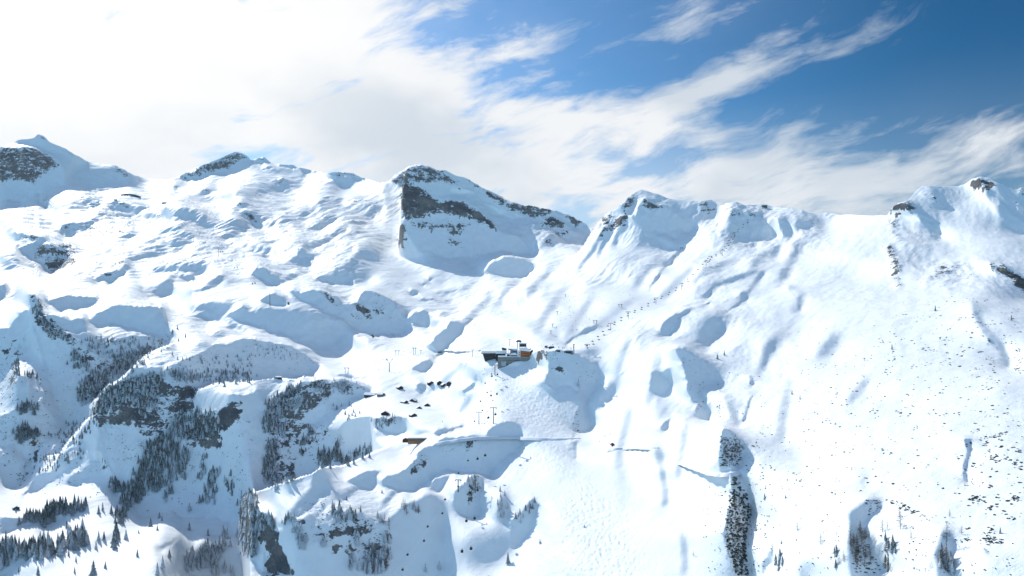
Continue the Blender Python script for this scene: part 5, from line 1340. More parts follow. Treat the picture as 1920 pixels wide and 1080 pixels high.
SCRUB = [   # tile, outline, count, size low-high, clumpiness
    ('H', [1000,100,1500,60,1920,120,1920,700,1300,600,800,700,700,560,900,300], 420, (.5, 1.5), 1.1),
    ('H', [100,350,900,200,900,700,500,1000,0,1080,0,900], 260, (.35, 1.1), 1.1),
    ('H', [500,700,1920,650,1920,1080,300,1080], 330, (.4, 1.3), 1.1),
    ('L', [0,0,1920,0,1920,560,1400,560,1000,480,0,480], 260, (.45, 1.3), 1.2),
    ('L', [1480,380,1920,380,1920,700,1500,600], 80, (.5, 1.3), 1.2), ('L', [1500,0,1920,0,1920,320,1540,320], 130, (.5, 1.3), 1.0),
    ('L', [880,520,1000,540,1200,640,1150,650,1000,600], 55, (.5, 1.2), 0), ('L', [0,300,560,300,560,1080,0,1080], 90, (.4, 1.0), 1.0),
    ('L', [1480,720,1760,740,1760,880,1480,820], 60, (.5, 1.2), .8), ('L', [800,640,1920,640,1920,1080,800,1080], 130, (.4, .9), 1.0), ('L', [720,520,860,520,840,600,760,650], 30, (.5, 1.0), 0), ('L', [600,850,760,840,860,1060,640,1060], 45, (.6, 1.2), 0),
    ('K', [1760,0,1920,0,1920,1080,1810,1080,1790,700,1820,600,1760,400], 120, (.4, 1.1), 1.0), ('K', [1440,420,1620,330,1600,700,1580,900,1640,1080,1480,1080,1420,700], 70, (.35, .9), 1.0), ('K', [1560,40,1700,60,1730,180,1690,260,1560,270], 150, (.6, 1.4), 0),
    ('K', [1660,300,1760,460,1790,620,1760,740,1760,980,1780,1080,1680,1080,1610,860,1600,740], 620, (.7, 1.6), 0),
    ('G', [1500,480,1900,420,1900,1080,1620,1080,1600,800], 70, (.4, 1.0), 1.0), ('G', [1530,860,1590,860,1580,980,1540,980], 22, (.7, 1.3), 0), ('G', [1210,480,1430,560,1440,760,1480,940,1400,960,1300,700], 26, (.5, 1.2), 0), ('G', [200,480,340,470,340,540,240,540], 40, (.5, 1.1), 0), ('G', [260,540,640,560,640,740,480,720,300,680], 40, (.4, 1.0), .5), ('G', [460,920,510,920,510,1080,460,1080], 24, (.6, 1.2), 0),
    ('D', [900,700,1000,800,990,980,930,900], 60, (.6, 1.5), .5), ('D', [1650,790,1760,810,1920,910,1920,1010,1820,920,1700,850], 110, (.8, 1.8), 0), ('D', [850,640,950,640,930,740,860,720], 30, (.5, 1.2), .5), ('D', [1150,800,1560,780,1600,860,1400,960,1100,1000], 90, (.4, 1.1), 1.0),
    ('C', [1560,350,1900,350,1900,420,1640,400], 30, (.6, 1.2), .5), ('J', [1380,80,1740,60,1600,170,1400,180], 40, (.4, 1.0), .5), ('J', [1150,200,1290,190,1290,260,1170,350], 30, (.4, 1.0), .5), ('J', [1520,420,1690,360,1690,480,1600,560], 40, (.4, 1.0), .3), ('J', [300,560,560,500,860,700,700,900,480,880], 70, (.4, 1.0), .8),
    ('A', [100,880,700,900,640,1080,240,1080], 60, (1.0, 2.4), .8), ('E', [300,0,700,0,500,80,360,100], 50, (1.0, 2.4), .8), ('B', [500,580,960,640,960,740,700,700], 40, (1.2, 2.6), .8), ('F', [880,250,1130,420,960,480,840,340], 40, (.7, 1.6), .6), ('F', [100,640,500,740,420,860,160,800], 60, (.6, 1.3), .6),
    ('M', [690,440,1200,180,1480,300,1440,480,1240,640,1000,620,740,590], 170, (.6, 1.6), .6), ('M', [1240,600,1660,600,1900,500,1900,1000,1300,1050,1100,900], 150, (.5, 1.4), .9), ('M', [0,0,500,0,640,300,640,480,400,650,200,800,0,900], 170, (.7, 1.7), .8),
    ('N', [80,400,350,240,860,280,480,410,240,640,120,1000,60,980], 160, (.6, 1.5), .6), ('N', [240,560,640,560,700,800,300,960,160,1000], 110, (.6, 1.5), .8), ('E', [220,240,300,300,440,500,560,570,520,660,400,560,280,460], 90, (.8, 1.8), .3), ('E', [640,640,1240,560,1300,590,1080,760,800,800], 90, (.7, 1.6), .5), ('I', [0,150,400,100,700,300,800,480,500,560,100,480], 120, (.6, 1.6), .8), ('I', [960,150,1900,150,1800,600,1100,640], 120, (.5, 1.3), .9),
    ('J', [400,560,900,620,1050,760,900,900,480,860], 90, (.5, 1.3), .8), ('E', [1240,860,1500,700,1900,620,1900,900,1500,960], 110, (.6, 1.4), .6),
    ('M', [740,620,1000,640,1100,700,960,860,800,800], 60, (.6, 1.4), .8), ('M', [0,100,120,60,130,700,0,700], 50, (.7, 1.5), .5),
]


def plant_scrub():
    rg = np.random.default_rng(21)
    pts, sz = [], []
    for tile, flat, n, (a, b), cl in SCRUB:
        if tile in 'HL' and n > 100:
            n, cl = int(n * .75), cl * 1.5
        p = scatter(tile, flat, n, rg, cl)
        pts.append(p); sz.append(1.25 * (a + (b - a) * rg.random(len(p)) ** 1.6))
    p = np.concatenate(pts); sz = np.concatenate(sz)
    G = ground(p[:, 0], p[:, 1])
    infr = (p[:, 0] > 0) & (p[:, 0] < 1918) & (p[:, 1] < 1078)
    order = np.argsort(-np.where(infr, sz / G[:, 1], 0))
    solo = set(order[:280].tolist())
    vs, fs, base = [], [], 0
    for i in range(len(p)):
        key = 'd%d' % rg.integers(4)
        rz = float(rg.uniform(0, 6.28)); s = float(sz[i]); fl = float(rg.uniform(.65, 1.1))
        loc = (G[i, 0], G[i, 1], G[i, 2] - 0.08)
        if i in solo:
            x, y = p[i]
            if y < 640:
                lab, grp = "dark dwarf pine clump on the upper sunny slope under the ridge", "dwarf pines of the upper sunny slope"
            elif x < 1440:
                lab, grp = "dark dwarf pine clump around the shaded ravine and runs", "dwarf pines around the ravine"
            elif y < 820:
                lab, grp = "dark dwarf pine clump dotting the middle of the sunny slope", "dwarf pines of the middle sunny slope"
            else:
                lab, grp = "dark dwarf pine clump dotting the lower sunny slope among larches", "dwarf pines of the lower sunny slope"
            pr = PROTO[key]
            if pr[3] == 0:
                pr[3] = 1
                o = pr[0]
            else:
                o = pr[0].copy(); COL.objects.link(o)
            o.location = loc; o.rotation_euler = (0, 0, rz); o.scale = (s, s, s * fl)
            o["label"] = lab; o["group"] = grp
        else:
            v = PROTO[key][1] * np.array([s, s, s * fl])
            c, q = math.cos(rz), math.sin(rz)
            vs.append(np.stack([v[:, 0] * c - v[:, 1] * q + loc[0], v[:, 0] * q + v[:, 1] * c + loc[1], v[:, 2] + loc[2]], axis=1))
            fs += [tuple(base + j for j in f) for f in PROTO[key][2]]
            base += len(v)
    me = bpy.data.meshes.new("dwarf_pine_scrub")
    me.from_pydata(np.concatenate(vs).tolist(), [], fs)
    me.materials.append(M['shrub'])
    o = bpy.data.objects.new("dwarf_pine_scrub", me); COL.objects.link(o)
    o["kind"] = "stuff"
    tag(o, "tiny dwarf pine scrub poking through snow on the far slopes", "scrub")


plant_scrub()

# ------------------------------------------------------------------ prepared snow road and ski tracks
def road(pts, width, name="road", n=90, lift=0.35, down=3.0):
    pts = np.array(pts, float).reshape(-1, 2)
    s = np.concatenate([[0], np.cumsum(np.hypot(*np.diff(pts, axis=0).T))])
    t = np.linspace(0, s[-1], n)
    q = np.stack([np.interp(t, s, pts[:, 0]), np.interp(t, s, pts[:, 1])], axis=1)
    G = ground(q[:, 0], q[:, 1])
    for k in range(3):                                   # smooth the grade
        for _ in range(3):
            G[1:-1] = (G[:-2] + 2 * G[1:-1] + G[2:]) / 4
    tang = np.gradient(G[:, :2], axis=0); tang /= np.linalg.norm(tang, axis=1)[:, None]
    nrm = np.stack([tang[:, 1], -tang[:, 0]], axis=1)      # outwards, towards the valley
    if nrm[:, 1].mean() > 0:
        nrm = -nrm
    wj = width * (1 + .08 * np.sin(np.arange(n) * .7))
    rows = []
    for off, dz in ((-.5, lift), (.38, lift - .05), (.5, lift + .25), (.62, lift), (1.1, -down)):
        rows.append(np.column_stack([G[:, :2] + nrm * (off * wj)[:, None], G[:, 2] + dz]))
    vs = np.concatenate(rows)
    fs = [(r * n + i, r * n + i + 1, (r + 1) * n + i + 1, (r + 1) * n + i) for r in range(len(rows) - 1) for i in range(n - 1)]
    o = MB().add(vs.tolist(), fs).build(name, M['road'], None, True)
    o["kind"] = "structure"
    return o


road([818,833, 850,829, 880,825, 915,822, 960,820, 1000,821, 1040,823, 1085,822], 7.0)
road([1143,844, 1165,840, 1200,838, 1235,840], 6.0)
road([1278,868, 1300,876, 1335,887, 1365,889, 1385,882, 1392,876], 6.0)
road([838,657, 870,657, 902,659], 8.0)


# ------------------------------------------------------------------ lifts
def tower(px, py, h, label, arm=7.0, kind='T', group=None, face=None):
    base = at(px, py, -0.6)
    root = thing("lift_tower", label, "lift tower", base, 0.0, group)
    if face is not None:
        d = Vector((face[0] - base.x, face[1] - base.y))
        root.rotation_euler = (0, 0, math.atan2(-d.x, d.y))
    if kind == 'portal':
        MB().tube((-arm * .36, 0, 0), (-arm * .36, 0, h), .55, .45).build("post", M['steel'], root)
        MB().tube((arm * .36, 0, 0), (arm * .36, 0, h), .55, .45).build("post", M['steel'], root)
        MB().box(-arm * .62, arm * .62, -.4, .4, h, h + .7).build("crossarm", M['steel'], root)
    elif kind == 'Y':
        MB().tube((0, 0, 0), (0, 0, h * .68), .95, .75).build("post", M['steel'], root)
        MB().tube((0, 0, h * .66), (-arm * .5, 0, h), .5, .4).tube((0, 0, h * .66), (arm * .5, 0, h), .5, .4).box(-arm * .66, -arm * .36, -.5, .5, h, h + .8).box(arm * .36, arm * .66, -.5, .5, h, h + .8).build("crossarm", M['steel'], root)
    elif kind == 'A':
        MB().tube((-2.6, -1.5, 0), (0, 0, h * .6), .45, .45).tube((2.6, 1.5, 0), (0, 0, h * .6), .45, .45).tube((0, 0, h * .5), (0, 0, h), .75, .6).build("post", M['steel'], root)
        MB().box(-arm * .5, arm * .5, -.4, .4, h - .5, h + .3).build("crossarm", M['steel'], root)
    else:
        MB().tube((0, 0, 0), (0, 0, h), .75 if h > 14 else .5, .55 if h > 14 else .4, 8).build("post", M['steel'], root)
        MB().box(-arm * .5, arm * .5, -.35, .35, h - .5, h + .25).build("crossarm", M['steel'], root)
    for s in (-1, 1):
        MB().box(s * arm * .5 - .35, s * arm * .5 + .35, -2.2, 2.2, h - 1.3, h - .45).build("sheave_beam", M['steel'], root)
    return Vector((base.x, base.y, base.z + h))


def cabin_proto():
    """gondola: box cabin with rounded shoulders, window band, hanger and grip"""
    root = thing("gondola_cabin", "cabin", "gondola", (0, 0, 0))
    b = MB()
    prof = [(-1.25, -3.0), (1.25, -3.0), (1.5, -2.3), (1.5, -0.9), (1.15, -.35), (-1.15, -.35), (-1.5, -.9), (-1.5, -2.3)]
    b.prism([(x, z - 1.2) for x, z in prof], -1.5, 1.5).build("body", M['darkcab'], root)
    MB().box(-1.53, 1.53, -1.2, 1.2, -3.3, -2.3).box(-1.2, 1.2, -1.53, 1.53, -3.3, -2.3).build("window_band", M['glass'], root)
    MB().box(-.12, .12, -.12, .12, -1.6, 0).box(-.5, .5, -.25, .25, -.25, .25).build("hanger", M['steel'], root)
    return root


def chair_proto():
    root = thing("lift_chair", "chair", "lift chair", (0, 0, 0))
    MB().box(-1.9, 1.9, -.45, .35, -3.9, -3.6).build("seat", M['darkcab'], root)
    MB().box(-1.9, 1.9, .3, .5, -3.7, -2.6).build("backrest", M['darkcab'], root)
    MB().box(-.1, .1, -.1, .1, -2.8, .1).box(-1.9, -1.7, -.2, .4, -3.6, -2.4).box(1.7, 1.9, -.2, .4, -3.6, -2.4).box(-1.9, 1.9, .2, .4, -2.5, -2.35).build("frame", M['steel'], root)
    return root


CAB = [cabin_proto(), 0]
CHAIR = [chair_proto(), 0]


def span(points, gauge, sag=0.018):
    """two sagging ropes through the tower tops"""
    ropes = []
    for s in (-1, 1):
        line = []
        for k, (p, q) in enumerate(zip(points[:-1], points[1:])):
            d = Vector((q.x - p.x, q.y - p.y, 0)).normalized(); off = Vector((d.y, -d.x, 0)) * (s * gauge * .5)
            L = (q - p).length
            for i in range(13):
                u = i / 12
                c = p.lerp(q, u) + off
                c.z -= 4 * sag * L * u * (1 - u)
                if not line or (c - line[-1]).length > 0.5:
                    line.append(c)
        ropes.append(line)
    return ropes


def rope(line, label):
    b = MB()
    for p, q in zip(line[:-1], line[1:]):
        b.tube(p, q, .035, .035, 4)
    tag(b.build("lift_cable", M['steel']), label, "cable")


def along(line, dist):
    for p, q in zip(line[:-1], line[1:]):
        L = (q - p).length
        if dist <= L:
            return p.lerp(q, dist / L), math.atan2(-(q - p).x, (q - p).y)
        dist -= L
    return None, 0


def hang(proto, line, step, first, label, group, scale=1.0):
    d = first
    while True:
        p, a = along(line, d)
        if p is None:
            break
        if proto[1] == 0:
            proto[1] = 1
            r = proto[0]; r.location = p; r.rotation_euler = (0, 0, a); r.scale = (scale,) * 3; r["label"] = label; r["group"] = group
        else:
            dup(proto[0], p, a, label, group, scale)
        d += step


# eight seater up the wide run to the ridge
CH = [(1101, 657, 8), (1145, 622, 14), (1178, 598, 14), (1230, 571, 14), (1278, 544, 14), (1324, 502, 14), (1331, 493, 14), (1354, 481, 15), (1377, 450, 15), (1402, 424, 14), (1434, 395, 8)]
CHLAB = ["short chairlift tower at the valley end beside the station knoll", "first chairlift tower above the station knoll", "second chairlift tower above the station knoll", "third chairlift tower halfway along the wide run",
         "fourth chairlift tower below the gully bend", "lower tower of the close chairlift pair at the terrain step", "upper tower of the close chairlift pair at the terrain step", "chairlift tower below the shaded ridge face",
         "chairlift tower at the foot of the shaded ridge face", "chairlift tower on the shaded ridge face", "top chairlift tower on the ridge crest"]
w_ = [at(a, b) for a, b, h in CH]
tops = []
for k, (a, b, h) in enumerate(CH):
    nx_ = w_[min(k + 1, len(w_) - 1)] if k < len(w_) - 1 else w_[k] + (w_[k] - w_[k - 1])
    tops.append(tower(a, b, h, CHLAB[k], 8.0, 'T', None, nx_) - Vector((0, 0, .8)))
r1, r2 = span(tops, 8.0)
rope(r1, "thin uphill cable of the chairlift over the wide run"); rope(r2, "thin downhill cable of the chairlift over the wide run")
hang(CHAIR, r1, 37.0, 12.0, "dark lift chair hanging on the chairlift above the wide white run", "chairs of the ridge chairlift", 1.0)
hang(CHAIR, r2, 37.0, 25.0, "dark lift chair hanging on the chairlift above the wide white run", "chairs of the ridge chairlift", 1.0)

# glacier gondola over the shaded bowl
GL = [(905, 660, 9, 'portal'), (766, 657, 14, 'portal'), (730, 699, 25, 'Y')]
GLAB = {0: "portal tower beside the left end of the long station hall", 1: "portal tower on the snow shoulder between bowl and station"}
g0 = [at(a, b) for a, b, *_ in [(905, 661), (777, 666), (606, 624), (506, 579), (410, 489), (363, 459), (310, 426), (262, 372)]]
GT_ = [((777, 666), 16, 'portal', "portal tower on the snow shoulder left of the station"), ((506, 579), 38, 'A', "tall splayed gondola tower on the sunny ridge above the bowl"), ((410, 489), 34, 'T', "gondola tower halfway up the broken glacier slope"),
       ((363, 459), 28, 'T', "gondola tower on the rocky glacier slope below the top station"), ((310, 426), 22, 'T', "highest gondola tower just below the glacier restaurant")]
pts = [at(912, 662, 8)]
for k, ((a, b), h, kd, lab) in enumerate(GT_):
    nxt = at(*GT_[k + 1][0]) if k + 1 < len(GT_) else at(255, 372)
    pts.append(tower(a, b, h, lab, 9.0, kd, None, nxt) - Vector((0, 0, .8)))
pts.append(at(262, 371, 6))
r1, r2 = span(pts, 9.0, .012)
rope(r1, "thin upper cable of the glacier gondola over the bowl"); rope(r2, "thin lower cable of the glacier gondola over the bowl")
hang(CAB, r1, 310.0, 250.0, "small far gondola cabin above the shaded bowl and glacier slope", "cabins of the glacier gondola", 1.2)
hang(CAB, r2, 310.0, 262.0, "small far gondola cabin above the shaded bowl and glacier slope", "cabins of the glacier gondola", 1.2)

# two gondola lines down to the valley
def far_pt(px, py, d):
    return Vector(((px - 960) / F * d, d, (HOR - py) / F * d))


lineA = [((928, 704), 18, "gondola tower on the slope edge under the grey station wall"), ((925, 796), 24, "tall gondola tower on the shadow edge above the snow road"), ((891, 929), 22, "gondola tower among snowy trees on the shaded knoll")]
pts = [at(945, 682, 5)]
for k, (c, h, lab) in enumerate(lineA):
    nxt = at(*lineA[k + 1][0]) if k + 1 < len(lineA) else far_pt(860, 1100, 850)
    pts.append(tower(c[0], c[1], h, lab, 9.0, 'T', None, nxt) - Vector((0, 0, .8)))
pts.append(far_pt(862, 1110, 800))
r1, r2 = span(pts, 9.0, .02)
rope(r1, "thin near side cable of the dark valley gondola"); rope(r2, "thin far side cable of the dark valley gondola")
hang(CAB, r1, 92.0, 62.0, "large dark gondola cabin on the line right of the paired towers", "large cabins of the valley gondola", .95)
hang(CAB, r2, 92.0, 70.0, "large dark gondola cabin on the line right of the paired towers", "large cabins of the valley gondola", .95)
lineB = [((898, 797), 19, "slimmer gondola tower with splayed foot above the snow road"), ((859, 925), 16, "gondola tower on the bright snow hump above the basin")]
pts = [at(921, 690, 4)]
for k, (c, h, lab) in enumerate(lineB):
    nxt = at(*lineB[k + 1][0]) if k + 1 < len(lineB) else far_pt(770, 1060, 850)
    pts.append(tower(c[0], c[1], h, lab, 7.0, 'T', None, nxt) - Vector((0, 0, .8)))
pts.append(far_pt(740, 1075, 900))
r1, r2 = span(pts, 7.0, .02)
rope(r1, "thin near side cable of the old small gondola"); rope(r2, "thin far side cable of the old small gondola")
hang(CAB, r1, 74.0, 30.0, "small dark gondola cabin on the older line beside the run", "small cabins of the older gondola", .7)
hang(CAB, r2, 74.0, 66.0, "small dark gondola cabin on the older line beside the run", "small cabins of the older gondola", .7)

# lone towers and the drag lifts
tower(730, 699, 27, "tall Y shaped lift tower standing in the sunny bowl", 12.0, 'Y')
tower(650, 702, 13, "double post lift tower on the flat snow of the bowl", 9.0, 'portal')
tower(745, 668, 12, "double post lift tower below the rocky snow shoulder", 9.0, 'portal')
tower(789, 664, 8, "short lift post right of the snow shoulder portal", 4.0, 'T')
tower(886, 671, 13, "slim lift post on the snow left of the long hall", 6.0, 'T')
tower(955.5, 650, 13, "slim lift post behind the station roofs", 6.0, 'T')
tower(1076, 664, 15, "slim mast at the right end of the station knoll", 2.0, 'T')
for k, (a, b) in enumerate([(1060, 559), (1045, 591), (1036, 615), (1033, 628)]):
    tower(a, b, 7, ["topmost drag lift post beside the wide run", "second drag lift post beside the wide run", "third drag lift post beside the wide run", "lowest drag lift post beside the wide run"][k], 4.0, 'T')
for k, (a, b) in enumerate([(1278, 470), (1264, 487), (1163, 576), (1116, 607)]):
    tower(a, b, 6, ["snow fence gate at the head of the white bank", "snow fence gate lower on the white bank", "pale gate over the snow channel below the bank", "pale gate over the lower snow channel"][k], 7.0, 'portal')


# ------------------------------------------------------------------ mountain station
SD = 1506.0
SB = far_pt(950, 684, SD)                     # foot of the grey wall


def sx(px):
    return (px - 950) / F * SD


def sz(py):
    return (684 - py) / F * SD


def bld(name, label, cat, dx=0.0):
    return thing(name, label, cat, SB)


def snow_slab(b, x0, x1, y0, y1, z, t):
    """a thick snow cover with softened edges"""
    b.box(x0, x1, y0, y1, z, z + t * .7)
    b.box(x0 + .5, x1 - .5, y0 + .5, y1 - .5, z + t * .7, z + t)
    return b


SD = 1540.0
SB = far_pt(950, 684, SD)
# long left hall: overhanging snowy roof, dark glazed front, cut away below its left end
x0, x1 = sx(902.5), sx(929)
h = bld("panorama_hall", "long flat dark hall with snowy roof at the left end of the station", "building")
MB().prism([(sx(905), sz(663.2)), (sx(909.5), sz(678)), (x1, sz(678)), (x1, sz(663.2))][::1], -2, 20).build("wall", M['darkcab'], h)
g_ = MB()
for k in range(9):
    a = sx(908.5) + k * (x1 - sx(908.5)) / 9
    g_.box(a + .25, a + (x1 - sx(908.5)) / 9 - .25, -2.12, -1.9, sz(668.2), sz(664.2))
g_.build("window_band", M['glass'], h)
MB().box(x0, x1, -4, 22, sz(663.2), sz(661.9)).build("fascia", M['honey'], h)
snow_slab(MB(), x0 + .2, x1 + .3, -3.7, 22, sz(661.9), 3.6).build("roof_snow", M['snow'], h)
# second hall
SD = 1522.0
SB = far_pt(950, 684, SD)
h = bld("entrance_hall", "low brown hall under a thick snow roof beside the long dark hall", "building")
x0, x1 = sx(929.3), sx(950)
MB().box(x0, x1 - 2, -3, 20, sz(676), sz(664)).build("wall", M['darkwood'], h)
g_ = MB()
for k in range(6):
    g_.box(x0 + 1 + k * 2.8, x0 + 3 + k * 2.8, -3.1, -2.9, sz(668.3), sz(665.6))
g_.build("window_band", M['glass'], h)
MB().box(x0 - .3, x1, -5, 22, sz(664), sz(663)).build("fascia", M['wood'], h)
snow_slab(MB(), x0, x1, -4.8, 22, sz(663), 5).build("roof_snow", M['snow'], h)
# grey retaining building
SD = 1506.0
SB = far_pt(950, 684, SD)
h = bld("concrete_terminal", "big grey concrete gondola terminal below the station terrace", "building")
x0, x1 = sx(933.5), sx(994)
MB().prism([(x0, sz(692)), (sx(967), sz(692)), (x1, sz(680)), (x1, sz(668.6)), (x0, sz(668.6))], -6, 16).build("wall", M['concrete'], h)
g_ = MB()
for k in range(4):
    g_.box(sx(950 + k * 3.0), sx(951.6 + k * 3.0), -6.12, -5.9, sz(676.2), sz(675))
for k in range(5):
    g_.box(sx(963.2 + k * 2.2), sx(965 + k * 2.2), -6.12, -5.9, sz(676), sz(674.8))
g_.build("window_row", M['glass'], h)
MB().box(sx(949.5), sx(952), -6.4, -5.8, sz(684), sz(680.8)).build("cabin_portal", M['darkcab'], h)
MB().box(sx(957), sx(959.2), -6.4, -5.8, sz(681.5), sz(679)).build("cabin_portal", M['darkcab'], h)
MB().box(sx(940), sx(949), -6.7, -5.7, sz(685.5), sz(677.5)).build("side_wall", M['pale'], h)
snow_slab(MB(), x0 + .3, sx(976), -5.8, 16, sz(668.6), 1.0).build("roof_snow", M['snow'], h)
MB().box(x0, x1, -6.2, -6.05, sz(668.6) - .6, sz(668.6)).build("parapet", M['pale'], h)
# glazed corner and bar
h = bld("glass_pavilion", "pale glazed corner pavilion on the station terrace", "building")
MB().box(sx(950.3), sx(956), -4, 8, sz(668.4), sz(663.4)).build("wall", M['pale'], h)
MB().box(sx(951), sx(955.2), -4.15, -3.9, sz(667.6), sz(664.4)).build("window", M['glass'], h)
snow_slab(MB(), sx(950), sx(956.4), -4.3, 8.3, sz(663.4), 1.4).build("roof_snow", M['snow'], h)
h = bld("terrace_bar", "dark timber bar with a snowy pitched roof on the terrace", "building")
MB().box(sx(957.5), sx(969.3), -4.6, 6, sz(669.2), sz(665.5)).build("wall", M['darkwood'], h)
MB().prism([(sx(957), sz(665.4)), (sx(970), sz(665.4)), (sx(966.5), sz(662.2)), (sx(960), sz(662.2))], -5.4, 7).build("roof_snow", M['snow'], h)
MB().box(sx(959), sx(961.5), -4.75, -4.5, sz(668.2), sz(666.4)).box(sx(964), sx(967), -4.75, -4.5, sz(668.2), sz(666.4)).build("window", M['glass'], h)
# rear grey block
h = bld("machine_house", "pale grey block with flat snowy roof behind the terrace", "building")
MB().box(sx(956.5), sx(970.5), 9, 24, sz(668), sz(657)).build("wall", M['pale'], h)
g_ = MB()
for k in range(5):
    g_.box(sx(961.5 + k * 1.8), sx(962.6 + k * 1.8), 8.85, 9.1, sz(661), sz(658.4))
g_.build("window_row", M['glass'], h)
snow_slab(MB(), sx(955), sx(971), 8.5, 24.5, sz(657), 2.2).build("roof_snow", M['snow'], h)
# hotel: white gable, orange timber front with balconies
h = bld("mountain_hotel", "orange timber fronted mountain hotel with white gable wall and snowy roof", "building")
xa, xb, xc = sx(969.8), sx(976), sx(993.5)
MB().prism([(xa, sz(669)), (xb - .02, sz(669)), (xb - .02, sz(656.9)), (sx(973.5), sz(655.8)), (xa, sz(658.5))], -4, 14).build("gable_wall", M['white'], h)
MB().prism([(xb, sz(668.4)), (xc, sz(667.4)), (xc, sz(659)), (xb, sz(656.9))], -4.2, 14).build("front_wall", M['orange'], h)
for z in (663.6, 660.6):
    MB().prism([(xb + .2, sz(z + .9)), (xc - 1.5, sz(z + 1.0)), (xc - 1.5, sz(z)), (xb + .2, sz(z - .1))], -5.4, -4.25).build("balcony", M['ochre'], h)
for z in (665.6, 662.2, 659.4):
    for k in range(6):
        MB().box(xb + 1.0 + k * 2.4, xb + 2.2 + k * 2.4, -4.32, -4.15, sz(z + .5), sz(z - .75)).build("window", M['glass'], h)
for z in (664.5, 661):
    MB().box(sx(973.4), sx(975), -4.12, -3.9, sz(z + .75), sz(z - .75)).build("window", M['glass'], h)
MB().prism([(sx(974.5), sz(656.7)), (sx(994.5), sz(659.2)), (sx(994.5), sz(658)), (sx(986), sz(651.2)), (sx(974.5), sz(651.6))], -5, 15).build("roof_snow", M['snow'], h)
MB().box(sx(984), sx(985), 2, 3, sz(652.5), sz(649.8)).build("chimney", M['concrete'], h)
h = bld("timber_stair_tower", "dark brown timber annex with cross braces at the hotel corner", "building")
MB().prism([(sx(994), sz(668)), (sx(999), sz(663.5)), (sx(1000.5), sz(658.5)), (sx(997.5), sz(656)), (sx(994), sz(659))], -3, 12).build("wall", M['darkwood'], h)
MB().tube((sx(994.3), -3.3, sz(666)), (sx(998.5), -3.3, sz(659)), .35).tube((sx(994.6), -3.3, sz(660)), (sx(998), -3.3, sz(664)), .35).build("brace", M['honey'], h)
MB().prism([(sx(993.6), sz(659)), (sx(997.5), sz(656)), (sx(1001), sz(658.7)), (sx(1001), sz(658)), (sx(997.5), sz(655)), (sx(993.6), sz(658.2))], -3.6, 12.6).build("roof_snow", M['snow'], h)
# rear lift stations
h = bld("rear_lodge", "dark lodge with a flat snowy roof behind the hotel", "building")
MB().box(sx(974), sx(987.5), 26, 38, sz(657), sz(646.6)).build("wall", M['darkcab'], h)
MB().box(sx(975), sx(986.5), 25.85, 26.1, sz(648.6), sz(647)).build("window_band", M['glass'], h)
snow_slab(MB(), sx(973), sx(988.3), 24.5, 39, sz(646.6), 1.6).build("roof_snow", M['snow'], h)
h = bld("chairlift_station", "grey green chairlift station with hooded roof behind the hotel", "building")
z0 = sz(658)
MB().box(sx(969.6), sx(971), 44, 50, z0, sz(644)).box(sx(976), sx(977.5), 44, 50, z0, sz(644)).build("pillar", M['steel'], h)
MB().prism([(sx(967.8), sz(644.3)), (sx(978.8), sz(644.3)), (sx(978), sz(642.2)), (sx(974.5), sz(640.8)), (sx(970), sz(641.2)), (sx(968), sz(642.6))], 40, 54).build("hood", M['steel'], h)
snow_slab(MB(), sx(970), sx(976.5), 41, 53, sz(640.9), .7).build("roof_snow", M['snow'], h)
h = bld("gondola_platform", "dark cabin platform with railings on the snowy station roof", "building")
MB().box(sx(941), sx(949.5), 24, 30, sz(662), sz(655.6)).build("wall", M['steel'], h)
MB().prism([(sx(940.3), sz(655.6)), (sx(950), sz(656.4)), (sx(950), sz(655.6)), (sx(942), sz(653.8)), (sx(940.3), sz(654.4))], 23, 31).build("roof", M['darkcab'], h)
h = bld("ski_school_hut", "dark sloping canopy over snow steps in front of the pale block", "building")
MB().prism([(sx(952.5), sz(655)), (sx(960.5), sz(658.4)), (sx(960.5), sz(657.2)), (sx(953.5), sz(653.6))], 3, 9).build("roof", M['steel'], h)
MB().box(sx(953.5), sx(954.3), 4, 5, sz(664), sz(655.5)).box(sx(959.3), sx(960), 4, 5, sz(664), sz(658)).build("post", M['steel'], h)

# small buildings at the chairlift foot, right of the knoll
def small_hall(px, py, w, hgt, dep, wall, label, name="lift_hut"):
    p = at(px, py, -1.0)
    r = thing(name, label, "hut", p)
    MB().box(-w / 2, w / 2, 0, dep, -2, hgt).build("wall", wall, r)
    MB().box(-w * .3, w * .3, -.12, .1, hgt * .35, hgt * .8).build("window", M['glass'], r)
    MB().prism([(-w / 2 - .6, hgt), (w / 2 + .6, hgt), (w * .3, hgt + 1.5), (-w * .3, hgt + 1.5)], -.8, dep + .6).build("roof_snow", M['snow'], r)


small_hall(1066, 665, 14, 5.5, 8, M['steel'], "wide grey chairlift base building right of the rocky knoll")
small_hall(1046, 662, 7, 4, 5, M['darkcab'], "dark hut on the knoll crest behind snowy rocks")
small_hall(1034, 655, 9, 4, 6, M['darkcab'], "dark umbrella bar on the snow behind the knoll", "umbrella_bar")
small_hall(1024, 654, 5, 3.5, 5, M['redwood'], "small red brown kiosk left of the umbrella bar", "kiosk")
small_hall(1434, 394, 16, 9, 9, M['steel'], "dark chairlift top station on the ridge crest")
small_hall(219, 372, 15, 6, 10, M['darkcab'], "tiny dark hut just left of the glacier restaurant")
small_hall(309, 387, 34, 6, 10, M['pale'], "low pale hall with snow roof on the glacier plateau")
small_hall(216, 383, 14, 8, 10, M['pale'], "pale cube hut on the rocky edge below the glacier restaurant")
small_hall(520, 716, 14, 3.2, 8, M['wood'], "snow buried hut on the crest of the wooded promontory")
